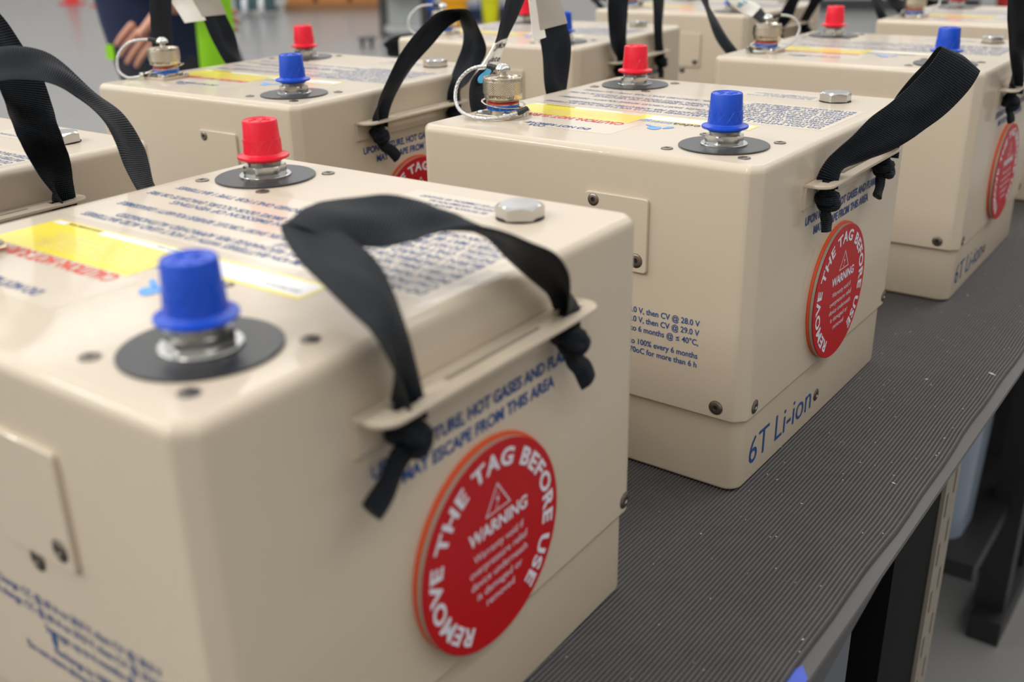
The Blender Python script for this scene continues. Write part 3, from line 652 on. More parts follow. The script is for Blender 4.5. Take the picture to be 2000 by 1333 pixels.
def knot_mesh(x, y, tail, seed):
    rnd = random.Random(seed); b = MB(); z = BZ
    c = Vector((x, y, z-.0125))
    b.tube([(x, y, z+.001), (x, y, z-.004), (x, y, z-.009)], [.0062, .0068, .0074], STRAP_M, 14, flat=.62)
    def loop(ax, R, r, flat, c0):
        ax = Vector(ax).normalized(); u = ax.cross(Vector((.3, .2, 1))).normalized(); w = ax.cross(u); pts = []
        for k in range(25):
            a = 2*PI*k/24; pts.append(c0+u*(R*math.cos(a))+w*(R*.85*math.sin(a))+ax*(.0016*math.sin(a*2+seed)))
        b.tube(pts, r, STRAP_M, 10, flat=flat)
    loop((rnd.uniform(-.3, .3), .25, 1), .0052, .0044, .8, c)
    loop((rnd.uniform(.2, .6), -.5, .75), .0042, .0042, .9, c+Vector((.001, .0015, -.002)))
    loop((.2, rnd.uniform(.5, .9), .55), .0040, .0036, 1.0, c+Vector((.0005, -.001, .002)))
    t = Vector(tail); p0 = c+Vector((0, 0, -.004)); d = (t-p0)
    side = d.cross(Vector((1, 0, 0))).normalized()
    P1 = [p0, p0+d*.3+side*.0012, p0+d*.65-side*.0008, t]
    P1 = catmull(P1, 5); n = len(P1)
    rs = []
    for i, p in enumerate(P1):
        k = i/(n-1); w = .0036+.0018*k; h = .0036-.0010*k+.0004*math.sin(k*9+seed); ring = []
        for j in range(16):
            a = 2*PI*j/16; rr = 1+.16*math.cos(2*a+k*2)+.05*math.sin(5*a+seed)
            ring.append(p+side*(w*math.cos(a)*rr)+Vector((1, 0, 0))*(h*math.sin(a)*rr))
        rs.append(ring)
    b.rings(rs, STRAP_M, True, True)
    me = b.mesh('knot', 55, OFF)
    uv = me.uv_layers.new(name='UVMap')
    for lp in me.loops:
        co = me.vertices[lp.vertex_index].co; uv.data[lp.index].uv = (co.z*1.0, co.y+co.x*.3)
    return me

KNOTS = {  # tails: (near tail point, far tail point)
 'A': ((.2790, .0640, .1650), (.2790, .2115, .1590)), 'B': ((.2785, .0878, .1640), (.2785, .1870, .1660)), 'D': ((.279, .1090, .1610), (.279, .2080, .1640)),
 'X': ((.279, .0950, .1650), (.279, .1960, .1640))}
def hang(root, key, side, tails=None, seed=1):
    me = None
    rb = Ribbon(STRAP[key]); st = link('carry_strap', rb.mesh('carry_strap', STRAP_M), root)
    for j, y in enumerate((.0890, .1990)):
        x = W+.0085; t = (tails or KNOTS['X'])[j]
        if side == 'L': 
            x = -.0085; t = (W-t[0], t[1], t[2])
        link('knot', knot_mesh(x, y, t, seed*3+j), st)
    return rb, st

# a plain loop used on the handles the camera hardly sees
def plain_loop(lean, h):
    rows = []
    for k in range(11):
        t = k/10; a = PI*t; y = .089+.110*t; up = h*math.sin(a)**.8
        x = .2765+up*math.sin(lean); z = BZ+up*math.cos(lean)
        w = .008+.007*min(1, 3*min(t, 1-t))
        wx, wz = -math.cos(lean)*.0+.0, 0
        ty = math.cos(a)
        # width vector lies along the slot at the ends and across the loop on top
        v = Vector((math.cos(lean)*math.sin(a)*.9, .35+.65*abs(ty)*.6, -math.sin(lean)*math.sin(a)*.9)).normalized()*w
        rows.append((x-v.x, y-v.y, z-v.z, x+v.x, y+v.y, z+v.z))
    return rows
def mirror(rows): return [(W-r[0], r[1], r[2], W-r[3], r[4], r[5]) for r in rows]
STRAP['DLx'] = None
STRAP['AX'] = plain_loop(.25, .10)
STRAP['XL'] = mirror(plain_loop(1.15, .095))
STRAP['XR'] = plain_loop(.1, .10)

def battery(key, loc, rz, label, right, left, lan, ph=0.0):
    root = bpy.data.objects.new('lithium_battery', None); COL.objects.link(root)
    root.empty_display_size = .05; root.location = loc; root.rotation_euler = (0, 0, rz)
    root['label'] = label; root['category'] = 'battery'; root['group'] = 'tan lithium batteries set out on the bench'
    L = lambda n, me, p=root, label=None: link(n, me, p, label=label)
    cv = L('cover', P['cover']); wm = cv.modifiers.new('weighted', 'WEIGHTED_NORMAL'); wm.keep_sharp = True; L('base_tray', P['base'])
    pl = L('access_plate', P['plate'])
    for s in PLS: L('screw', s, pl)
    for s in CS+BS: L('screw', s)
    L('strap_bracket', P['bracketR']); L('strap_bracket', P['bracketL'])
    for c, scr, nm in (('B', TSB, 'blue plastic terminal cap'), ('R', TSR, 'red plastic terminal cap')):
        L('insulator_disc', P['disc'+c]); po = L('terminal_post', P['post'+c]); L('washer', P['wash'+c], po); L('hex_nut', P['nut'+c], po)
        L('terminal_cap', P['cap'+c], label=nm)
        for s in scr: L('label_screw', s)
    L('vent_plug', P['plug'])
    co = L('data_connector', P['shell'])
    L('flange', P['flange'], co)
    for s in FSCREWS: L('flange_screw', s, co)
    L('marking_band', P['bandB'], co, 'blue lettered band'); L('marking_band', P['bandR'], co, 'thin red band')
    L('knurled_cap', P['ccap'], co); L('cap_knob', P['knob'], co); L('eyelet_ring', P['eye_'+lan], co); L('lanyard', P['lan_'+lan], co)
    tg = L('round_warning_tag', P['gasket'], label='orange gasket at the back of the red tag'); L('magnet_rim', P['rim'], tg, 'dull metal rim'); L('tag_face', P['face'], tg, 'red face with white lettering')
    L('top_label', P['top']); L('vent_warning_print', P['vent']); L('model_marking', P['model'])
    if key != 'C': L('charging_print', P['charge'])
    out = {}
    sd = sum(map(ord, key))
    out['R'] = hang(root, right, 'R', KNOTS.get(key), sd)
    out['L'] = hang(root, left, 'L', None, sd+5)
    return root, out
GROUND = 0.0
BAT = {}
for key, loc, rz, label, right, left, lan in (
  ('A', (.1288, -.2658), .0281, 'nearest tan battery, filling the lower left, strap flopped in over its top', 'AR', 'AL', 'left'),
  ('B', (.1340, .1403), 0.0, 'sharp tan battery right of centre, black strap leaning out to the right', 'BR', 'BL', 'left'),
  ('C', (.1437, .5895), .0148, 'tan battery at the right edge, its blue cap half hidden by a strap', 'CR', 'CL', 'right'),
  ('D', (-.2763, .1386), .0411, 'tan battery in front of the person, steel cable looping over its left lid corner', 'DR', 'DL', 'far_left'),
  ('L', (-.2492, -.2857), .0422, 'tan battery cut off by the left edge, only lid corner and strap showing', 'LR', 'XL', 'left'),
  ('F', (-.2951, .5746), .0584, 'tan battery at top centre, two upright black straps at its right end', 'FR', 'FL', 'far_left'),
  ('G', (-.2853, 1.0299), -.0082, 'farthest tan battery of the left row, cut by the top edge', 'GR', 'XL', 'left'),
  ('H', (.1623, 1.0379), .0035, 'farthest tan battery of the bench edge row, top right corner', 'XR', 'HL', 'right')):
    BAT[key] = battery(key, (loc[0], loc[1], GROUND), rz, label, right, left, lan)

# ---- tags and stickers tied round some straps
def strap_label(key, side, name, m, d0, d1, q0=-1.08, q1=1.08, th=.0026, lift=0.0, label=None):
    rb, st = BAT[key][1][side]
    return link(name, rb.mesh(name, m, th, d0, d1, q0, q1, 8, lift), st, label=label), rb
def strap_text(key, side, parent, s, cap, d, q, m, h, width, flip=1, along=False):
    rb, st = BAT[key][1][side]; b = MB()
    k = 1/.015
    if along: fn = lambda x, y: rb.atS(d+x*flip, q+y*k, h)
    else: fn = lambda x, y: rb.atS(d+y*flip, max(-.98, min(.98, q+x*k)), h)
    place_text(b, s, cap, m, fn, .01, 'CENTER', width=width)
    return link('handwriting', b.mesh('handwriting', 30, OFF, recalc=False), parent)
# B: hand-lettered paper and a cyan dot on the near strand of the left strap, tape flag near its top
rbB = BAT['B'][1]['L'][0]
rows = len(STRAP['BL'])
def sAt(rb, idx): return rb.S[min(rb.n-1, 1+int(idx*6))]
o, rb = strap_label('B', 'L', 'paper_label', PAPER, sAt(rbB, 2.9), sAt(rbB, 4.15), label='white paper label with hand lettering')
strap_text('B', 'L', o, '28 Mov', .0080, sAt(rbB, 3.78), 0, PEN, -.0017, .028)
strap_text('B', 'L', o, 'update', .0070, sAt(rbB, 3.2), 0, PEN, -.0017, .026)
strap_label('B', 'L', 'tape_wrap', TAPE, sAt(rbB, 9.2), sAt(rbB, 11.15), label='grey tape wrap')
strap_label('B', 'L', 'paper_flag', PAPER, sAt(rbB, 9.3), sAt(rbB, 11.4), -1.45, -.55, .0018, .0, label='white paper edge sticking out of the tape')
rbD = BAT['D'][1]['L'][0]
strap_label('D', 'L', 'tape_wrap', TAPE, sAt(rbD, 7.2), sAt(rbD, 8.9), label='grey tape wrap')
strap_label('D', 'L', 'paper_flag', PAPER, sAt(rbD, 7.9), sAt(rbD, 9.1), -2.6, -.7, .0016, .0, label='white folded paper flag')
rbC = BAT['C'][1]['L'][0]
o, rb = strap_label('C', 'L', 'paper_label', PAPER, sAt(rbC, 8.9), sAt(rbC, 10.9), label='white label with teal marks')
strap_text('C', 'L', o, 'o8 #', .012, sAt(rbC, 9.8), 0, TEAL_INK, -.0018, .024, -1)
strap_text('C', 'L', o, 'o8 #', .012, sAt(rbC, 9.8), 0, TEAL_INK, .0018, .024, -1)
# cyan dot sticker on B's near strand
b = MB(); ring = []; d0 = sAt(rbB, 2.35)
for h in (-.0030, -.0019):
    ring.append([rbB.atS(d0+.0095*math.cos(2*PI*k/24), .62*math.sin(2*PI*k/24), h) for k in range(24)])
b.rings(ring, CYAN); link('dot_sticker', b.mesh('dot_sticker', 40, OFF), BAT['B'][1]['L'][1], label='round cyan sticker')


# ------------------------------------------------------------------ hall shell
CONC = mat('polished_concrete', rgb(128, 128, 128), 0.32, coat=0.25, coat_rough=0.12, mottle=0.10, mscale=1.3, bump=('noise', 3.0, 0.08, 0.01))
WALLM = mat('hall_wall_paint', rgb(225, 224, 220), 0.7)
WALLD = mat('dark_hall_wall', rgb(190, 186, 180), 0.8)
def boxobj(name, a, c, m, **k):
    b = MB(); b.box(a, c, m); return link(name, b.mesh(name), **k)
boxobj('floor', (-26, -8, FLOOR_Z-.1), (8, 30, FLOOR_Z), CONC, kind='structure')
boxobj('wall_left', (-26.2, -8, FLOOR_Z), (-26, 30, 6.2), WALLM, kind='structure')
boxobj('wall_back', (-26, 30, FLOOR_Z), (8, 30.2, 6.2), WALLM, kind='structure')
boxobj('wall_front', (-26, -8.2, FLOOR_Z), (8, -8, 6.2), WALLM, kind='structure')
boxobj('wall_right', (8, -8, FLOOR_Z), (8.2, 30, 6.2), WALLD, kind='structure')

# ------------------------------------------------------------------ workbench and its mat
STEEL_G = mat('grey_laminated_edge', rgb(92, 91, 89), 0.45, metal=0.3, mottle=0.05, mscale=9)
STEEL_D = mat('dark_grey_steel', rgb(70, 70, 72), 0.45, metal=0.5)
BLACKM = mat('black_steel', rgb(12, 12, 13), 0.7, spec=0.12)
BEIGE_S = mat('beige_slotted_steel', rgb(134, 127, 114), 0.55)
RUBBER = mat('ribbed_black_rubber', rgb(70, 68, 68), 0.42, mottle=0.22, mscale=55, bump=('noise', 260, 0.3, 0.0006))
BLUETAPE = mat('blue_tape', rgb(70, 92, 190), 0.5)
XE, YA, YB = .3726, -.95, 3.0
def bench():
    root = bpy.data.objects.new('workbench', None); COL.objects.link(root); root.location = (-.06, 1.0, FLOOR_Z)
    root['label'] = 'grey-edged workbench under the rubber mat, with black and slotted legs'; root['category'] = 'workbench'
    off = (-.06, 1.0, FLOOR_Z)
    def part(n, b, p=root, label=None): return link(n, b.mesh(n, 35, off), p, label=label)
    b = MB(); b.prism(rrect(-.56, YA-.02, XE, YB+.02, .004, 3), -.0075, -.0036, STEEL_G); top = part('worktop', b)
    b = MB()   # skirt plate below the edge, its lower rim rising towards the leg
    pts = [(YA, -.0076), (.010, -.0076), (-.108, -.0265), (-.34, -.066), (YA, -.085)]
    b.prism([(p[0], p[1]) for p in pts], XE-.0035, XE-.0015, STEEL_D, 'yz'); part('edge_skirt', b)
    b = MB(); b.box((XE-.06, YA, -.075), (XE-.03, YB, -.0076), BLACKM); part('rail', b)
    b = MB(); b.box((-.54, YA, -.075), (-.50, YB, -.0076), BLACKM); part('rail', b)
    for y in (.155, 2.7, -.9):
        b = MB(); b.box((.255, y, FLOOR_Z), (.336, y+.125, -.0075), BLACKM)
        b.box((.245, y-.01, -.075), (.343, y+.135, -.035), BLACKM); part('leg', b)
        b = MB(); b.box((-.54, y, FLOOR_Z), (-.50, y+.08, -.0075), BLACKM); part('leg', b)
    # slotted upright next to the near leg: plate with two columns of slots
    outs = [[(.2815, FLOOR_Z), (.3265, FLOOR_Z), (.3265, -.045), (.2815, -.045)]]
    k = 0; z = FLOOR_Z+.03
    while z < -.08:
        for j, y in enumerate((.2885, .3085)):
            zz = z+(.016 if j else 0)
            outs.append([(y, zz), (y, zz+.026), (y+.0065, zz+.026), (y+.0065, zz)])
        z += .052
    vs, fs = curve_plate(outs, .0012, 0, 'slotted_upright', lambda c: (.338+c.z, c.x, c.y))
    b = MB(); b.add(vs, fs, BEIGE_S); b.box((.300, .2815, FLOOR_Z), (.3368, .2840, -.045), BEIGE_S); b.box((.300, .3240, FLOOR_Z), (.3368, .3265, -.045), BEIGE_S)
    b.box((.296, .2845, FLOOR_Z), (.300, .3235, -.05), BLACKM)
    part('slotted_upright', b, label='beige steel upright with two columns of slots')
    b = MB(); b.box((.296, .262, -.060), (.346, .335, -.040), BLACKM); part('clamp', b)
    return root
bench()

def rubber_mat():
    b = MB(); x0, x1 = -.535, .3662; pitch = .0026; n = int((x1-x0)/pitch); ny = 150
    prof = []
    for i in range(n):
        x = x0+i*pitch
        prof += [(x, -.0013), (x+pitch*.22, -.0003), (x+pitch*.36, 0.0), (x+pitch*.58, 0.0), (x+pitch*.74, -.0003)]
    prof.append((x0+n*pitch, -.0013))
    rs = []
    for j in range(ny+1):
        y = YA+(YB-YA)*j/ny; ring = []
        wob = .0009*math.sin(y*9+1)+.0006*math.sin(y*23)+.0005*math.sin(y*57)
        for x, z in prof:
            e = max(0, (x-.29)/.076)
            ring.append((x+wob*e*e, y, z))
        xe = x0+n*pitch+wob+.0006*noise.noise(Vector((y*140, 0, 0)))
        ring += [(xe+.0002, y, -.0034), (x0, y, -.0034)]
        rs.append(ring)
    b.rings(rs, RUBBER)
    me = b.mesh('ribbed_rubber_mat', 50)
    return link('ribbed_rubber_mat', me, label='black ribbed rubber mat covering the bench top', cat='mat')
rubber_mat()
CRUMB = mat('pale_crumbs', rgb(214, 208, 196), 0.7)
b = MB(); rnd = random.Random(3)
for k in range(330):
    x = rnd.uniform(.255, .364) if rnd.random() < .75 else rnd.uniform(-.1, .36); y = rnd.uniform(-.35, 1.3); s = rnd.uniform(.00018, .00050)*(2.2 if k < 8 else 1); a = rnd.uniform(0, 6)
    l = s*rnd.uniform(1, 2.4)*(2.0 if k < 8 else 1); dx, dy = math.cos(a)*l, math.sin(a)*l; ex, ey = -math.sin(a)*s, math.cos(a)*s
    z = .0001; h = s*.9
    b.add([(x-dx, y-dy, z), (x+ex, y+ey, z), (x+dx, y+dy, z), (x-ex, y-ey, z), (x, y, z+h)], [(0, 1, 4), (1, 2, 4), (2, 3, 4), (3, 0, 4), (3, 2, 1, 0)], CRUMB)
link('dust_crumbs', b.mesh('dust_crumbs'), label='pale dust and swarf crumbs scattered over the rubber mat', cat='debris', kind='stuff')
b = MB(); b.prism([(.3585, -.170), (.3722, -.170), (.3722, -.136), (.3660, -.128), (.3640, -.133)], -.0036, -.0030, BLUETAPE)
link('tape_piece', b.mesh('tape_piece'), label='scrap of blue tape on the bench edge at the bottom of the frame', cat='tape')

# things below and behind the bench
CABM = mat('blue_grey_cabinet_steel', rgb(70, 80, 92), 0.35, metal=0.4)
root = bpy.data.objects.new('drawer_cabinet', None); COL.objects.link(root); root.location = (.1, -.3, FLOOR_Z)
root['label'] = 'dark blue-grey steel drawer cabinet under the near end of the bench'; root['category'] = 'cabinet'
off = (.1, -.3, FLOOR_Z)
b = MB(); b.prism(rrect(-.25, -.74, .325, .100, .006, 3), FLOOR_Z+.02, -.095, CABM, 'xy', .003); link('body', b.mesh('body', 35, off), root)
for k in range(4):
    z0 = FLOOR_Z+.05+.185*k
    b = MB(); b.prism(rrect(-.72, z0, .075, z0+.170, .004, 3), .325, .333, CABM, 'yz', .002); dr = link('drawer', b.mesh('drawer', 35, off), root)
    b = MB(); b.box((.333, -.58, z0+.135), (.343, -.10, z0+.150), STEEL_G); link('handle', b.mesh('handle', 35, off), dr)
BINM = mat('pale_blue_grey_plastic', rgb(128, 142, 158), 0.3, trans=0.0, coat=0.4)
b = MB()
outer = rrect(.10, 1.02, .225, 1.17, .045, 8); inner = rrect(.107, 1.027, .218, 1.163, .039, 8)
rs = [[(x*.9+.016, y*.9+.11, -.62) for x, y in outer], [(x, y, -.38) for x, y in outer], [(x, y, -.375) for x, y in rrect(.092, 1.012, .233, 1.178, .05, 8)], [(x, y, -.365) for x, y in rrect(.092, 1.012, .233, 1.178, .05, 8)],
      [(x, y, -.365) for x, y in inner], [(x*.9+.016, y*.9+.11, -.612) for x, y in inner]]
b.rings(rs, BINM); root = link('plastic_bin', b.mesh('plastic_bin', 35), label='pale blue-grey plastic bin on the black trolley behind the slotted upright', cat='bin')
BEIGE_W = mat('scuffed_plywood', rgb(150, 140, 124), 0.6, mottle=.12, mscale=12)
def table_like(name, label, cat, x0, y0, x1, y1, z1, th, m_top, m_leg, lw):
    root = bpy.data.objects.new(name, None); COL.objects.link(root); root.location = ((x0+x1)/2, (y0+y1)/2, FLOOR_Z)
    root['label'] = label; root['category'] = cat; off = tuple(root.location)
    b = MB(); b.prism(rrect(x0, y0, x1, y1, .004, 2), z1-th, z1, m_top, 'xy', .002); link('top', b.mesh('top', 35, off), root)
    for x, y in ((x0+.01, y0+.01), (x1-.01-lw, y0+.01), (x0+.01, y1-.01-lw), (x1-.01-lw, y1-.01-lw)):
        b = MB(); b.box((x, y, FLOOR_Z), (x+lw, y+lw, z1-th), m_leg); link('leg', b.mesh('leg', 35, off), root)
    return root
# black machine with a diagonal brace further along
root = bpy.data.objects.new('black_trolley', None); COL.objects.link(root); root.location = (-.1, 1.75, FLOOR_Z)
root['label'] = 'black steel trolley with a slanting brace in the dark under the bench edge'; root['category'] = 'trolley'; off = (-.1, 1.75, FLOOR_Z)
BLK2 = mat('worn_black_steel', rgb(24, 23, 23), 0.5)
for n, a, c in (('housing', (-.45, 1.40, FLOOR_Z+.02), (.28, 2.3, -.09)), ('shelf', (-.45, .98, -.65), (.26, 1.40, -.62)), ('post', (.232, 1.22, FLOOR_Z+.05), (.283, 1.27, -.10)), ('post', (-.45, 1.22, FLOOR_Z+.05), (-.41, 1.265, -.62)), ('foot', (.235, 1.18, FLOOR_Z), (.290, 1.50, FLOOR_Z+.05)), ('foot', (-.46, 1.18, FLOOR_Z), (-.40, 1.50, FLOOR_Z+.05))):
    b = MB(); b.box(a, c, BLK2); link(n, b.mesh(n, 35, off), root)
b = MB(); b.tube([(.262, 1.40, -.45), (.262, 1.12, -.14), (.262, 1.08, -.12)], .009, STEEL_D, 10); link('brace', b.mesh('brace', 35, off), root)
b = MB(); b.lathe([(.0001, 0), (.018, .004), (.024, .02), (.018, .036), (.0001, .040)], (.284, 1.30, -.50), CHROME, 'x', 20); link('knob', b.mesh('knob', 35, off), root)

# ------------------------------------------------------------------ far things on the hall floor
CARD = mat('brown_cardboard', rgb(190, 128, 66), 0.7, mottle=.15, mscale=6)
WOOD = mat('pallet_wood', rgb(150, 108, 68), 0.7, mottle=.15, mscale=6)
WHITEP = mat('white_plastic', rgb(228, 230, 234), 0.4)
BLUEP = mat('blue_machine_paint', rgb(28, 84, 178), 0.4)
NAVYP = mat('dark_blue_paint', rgb(28, 48, 96), 0.4)
YELP = mat('yellow_plastic', rgb(250, 176, 20), 0.4)
LIMEP = mat('lime_plastic', rgb(222, 226, 26), 0.4)
REDP = mat('red_cone_plastic', rgb(214, 54, 50), 0.5)
GREYP = mat('light_grey_panel', rgb(186, 190, 190), 0.4)
TEALP = mat('dark_teal_steel', rgb(60, 88, 92), 0.4)
def grp(name, loc, label, cat, group=None, rz=0):
    o = bpy.data.objects.new(name, None); COL.objects.link(o); o.location = loc; o.rotation_euler = (0, 0, rz); o['label'] = label; o['category'] = cat
    if group: o['group'] = group
    return o
VA = .6521
# pallet with cartons
pal = grp('pallet', (-11.75, 11.2, FLOOR_Z), 'wooden pallet on the floor far behind the red-capped terminal', 'pallet', rz=VA)
for i in range(3):
    b = MB(); b.box((-.75, -.5+.45*i, 0), (.75, -.4+.45*i, .10), WOOD); link('skid', b.mesh('skid'), pal)
b = MB()
for i in range(6): b.box((-.75, -.5+.19*i, .10), (.75, -.36+.19*i, .122), WOOD)
link('deck', b.mesh('deck'), pal)
for i, (cx, cy, w, h) in enumerate(((-.52, -.2, .40, .34), (-.02, -.22, .46, .30), (.48, -.2, .42, .36), (-.3, .25, .5, .5), (.3, .27, .5, .42))):
    o = grp('carton', (0, 0, 0), ('brown carton at the left front of the far pallet', 'brown carton at the middle front of the far pallet', 'brown carton at the right front of the far pallet', 'taller brown carton at the back left of the far pallet', 'brown carton at the back right of the far pallet')[i], 'box', 'cartons on the far pallet', VA)
    c, s = math.cos(VA), math.sin(VA); o.location = (-11.75+c*cx-s*cy, 11.2+s*cx+c*cy, FLOOR_Z+.122)
    b = MB(); b.prism(rrect(-w/2, -.2, w/2, .2, .01, 2), 0, h, CARD, 'xy', .005); link('box_body', b.mesh('box_body'), o)
    b = MB(); b.box((-w/2, -.025, h), (w/2, .025, h+.003), TAPE); link('packing_tape', b.mesh('packing_tape'), o)
# pallet jack beside it
pj = grp('pallet_truck', (-11.95, 9.75, FLOOR_Z), 'dark teal hand pallet truck with a pale wheel, left of the far pallet', 'pallet truck', rz=VA)
for s in (-1, 1):
    b = MB(); b.prism(rrect(-.08+s*.19, 0, .08+s*.19, .42, .02, 3), .05, .10, TEALP); link('fork', b.mesh('fork'), pj)
b = MB(); b.prism(rrect(-.28, -.18, .28, .02, .03, 3), .08, .36, TEALP); link('body', b.mesh('body'), pj)
b = MB(); b.tube([(0, -.12, .3), (0, -.3, .8), (0, -.42, 1.2)], .022, TEALP); b.tube([(-.16, -.42, 1.2), (.16, -.42, 1.2)], .018, BLACKM); link('handle', b.mesh('handle'), pj)
for s in (-1, 1):
    b = MB(); b.lathe([(.06, -.03), (.13, -.03), (.14, 0), (.13, .03), (.06, .03)], (.12*s+.0, -.16, .14), WHITEP, 'x', 24); link('wheel', b.mesh('wheel'), pj)
# steel frame cart with blue bins
ct = grp('parts_cart', (-7.95, 8.55, FLOOR_Z), 'grey tube-framed cart behind the left row of batteries', 'cart', rz=VA)
for x in (-.24, .24):
    for y in (0, .5):
        b = MB(); b.tube([(x, y, .0), (x, y, .475)], .026, STEEL_D, 8); link('post', b.mesh('post'), ct)
b = MB(); b.box((-.24, 0, .06), (.24, .5, .09), GREYP); link('shelf', b.mesh('shelf'), ct)
b = MB(); b.box((-.24, 0.49, .09), (.24, .5, .42), GREYP); link('back_panel', b.mesh('back_panel'), ct)
b = MB(); b.box((-.26, -.02, .48), (.26, .52, .51), STEEL_D); link('shelf', b.mesh('shelf'), ct)
for i, (x, m, lb) in enumerate(((-.112, NAVYP, 'dark blue bin at the left on the parts cart'), (.112, NAVYP, 'dark blue bin at the right on the parts cart'))):
    c, s = math.cos(VA), math.sin(VA); b = MB()
    b.rings([[(px, py, 0) for px, py in rrect(-.092, -.14, .092, .14, .02, 3)], [(px, py, .18) for px, py in rrect(-.107, -.17, .107, .17, .02, 3)], [(px, py, .18) for px, py in rrect(-.095, -.155, .095, .155, .02, 3)], [(px, py, .02) for px, py in rrect(-.082, -.13, .082, .13, .02, 3)]], m)
    link('storage_bin', b.mesh('storage_bin'), loc=(-7.95+c*x-s*.22, 8.55+s*x+c*.22, FLOOR_Z+.51), rz=VA, label=lb, cat='bin', group='blue bins on the parts cart')
# blue machine with yellow buckets
bm_ = grp('blue_machine', (-8.3, 10.5, FLOOR_Z), 'tall blue machine frame far behind the left row of batteries', 'machine', rz=VA)
for n, a, c, m in (('base', (-1.0, 0, 0), (1.0, 1.0, .16), NAVYP), ('column', (-.92, .02, .16), (-.66, .4, 2.3), BLUEP), ('column', (-.05, .02, .16), (.22, .4, 2.3), BLUEP), ('column', (.72, .02, .16), (.92, .4, 2.3), BLUEP), ('guard', (-.66, .2, .3), (-.05, .24, 1.4), TEALP), ('guard', (.22, .2, .3), (.72, .24, 1.4), TEALP)):
    b = MB(); b.box(a, c, m); link(n, b.mesh(n), bm_)
c, s = math.cos(VA), math.sin(VA)
for i, (x, y, m, r, lb) in enumerate(((-.36, -.35, YELP, .17, 'left orange-yellow tub by the blue machine'), (.10, -.35, LIMEP, .12, 'small lime bucket between the two yellow tubs'), (.62, -.35, YELP, .26, 'wide right orange-yellow tub by the blue machine'))):
    b = MB(); b.lathe([(r*.78, 0), (r, .30), (r+.02, .30), (r+.02, .32), (r-.02, .32), (r*.72, .02), (.001, .02)], (0, 0, 0), m, 'z', 28)
    link('tub', b.mesh('tub'), loc=(-8.3+c*x-s*y, 10.5+s*x+c*y, FLOOR_Z), label=lb, cat='tub', group='tubs by the blue machine')
# red cones at the far left
for i, (x, y) in enumerate(((-17.1, 9.9), (-16.0, 9.85))):
    cn = grp('traffic_cone', (x, y, FLOOR_Z), ('red cone at the far left edge of the floor', 'red cone just left of the person in navy')[i], 'cone', 'red cones at the far left')
    b = MB(); b.lathe([(.14, .03), (.12, .05), (.035, .68), (.025, .70), (.001, .70)], (0, 0, 0), REDP, 'z', 28); link('cone_body', b.mesh('cone_body'), cn)
    b = MB(); b.lathe([(.092, .24), (.094, .24), (.072, .38), (.070, .38)], (0, 0, 0), WHITEP, 'z', 28); link('reflective_band', b.mesh('reflective_band'), cn)
    b = MB(); b.prism(rrect(-.18, -.18, .18, .18, .04, 4), 0, .03, REDP); link('foot', b.mesh('foot'), cn)
# dark caster lying on the floor, and grey shrouded machine at the right back
cs = grp('caster_dolly', (-7.6, 7.6, FLOOR_Z), 'small low dark dolly on the floor left of the tube cart', 'dolly', rz=VA)
b = MB(); b.prism(rrect(-.09, -.06, .09, .08, .02, 2), .07, .10, STEEL_D); link('deck', b.mesh('deck'), cs)
for x in (-.05, .05):
    b = MB(); b.lathe([(.001, -.015), (.035, -.015), (.035, .015), (.001, .015)], (x, -.03, .035), BLACKM, 'x', 20); link('wheel', b.mesh('wheel'), cs)
gm = grp('grey_machine', (-4.6, 14.0, FLOOR_Z), 'large light grey machine housing at the top right behind the batteries', 'machine', rz=.4)
b = MB(); b.prism([(-1.6, 0), (1.6, 0), (1.6, 1.9), (.2, 1.9), (-1.6, .9)], 0, 1.6, GREYP, 'xz', .02); link('housing', b.mesh('housing'), gm)
b = MB(); b.box((-1.62, -.04, 0), (1.62, -.001, .14), STEEL_D); link('plinth', b.mesh('plinth'), gm)
b = MB(); b.tube([(.35, -.06, 1.6), (.45, -.10, .8), (.75, -.12, .2), (1.1, -.10, .06)], .05, BLACKM, 10); link('hose', b.mesh('hose'), gm)
rd = grp('red_bin', (-2.75, 15.4, FLOOR_Z), 'dull red drum far behind the last battery at the top right', 'bin')
b = MB(); b.lathe([(.30, 0), (.32, .02), (.32, .3), (.33, .31), (.32, .32), (.32, .86), (.34, .88), (.30, .90)], (0, 0, 0), REDP, 'z', 32); link('drum', b.mesh('drum'), rd)
b = MB(); b.lathe([(.30, .90), (.30, .93), (.001, .95)], (0, 0, 0), BLACKM, 'z', 32); link('lid', b.mesh('lid'), rd)

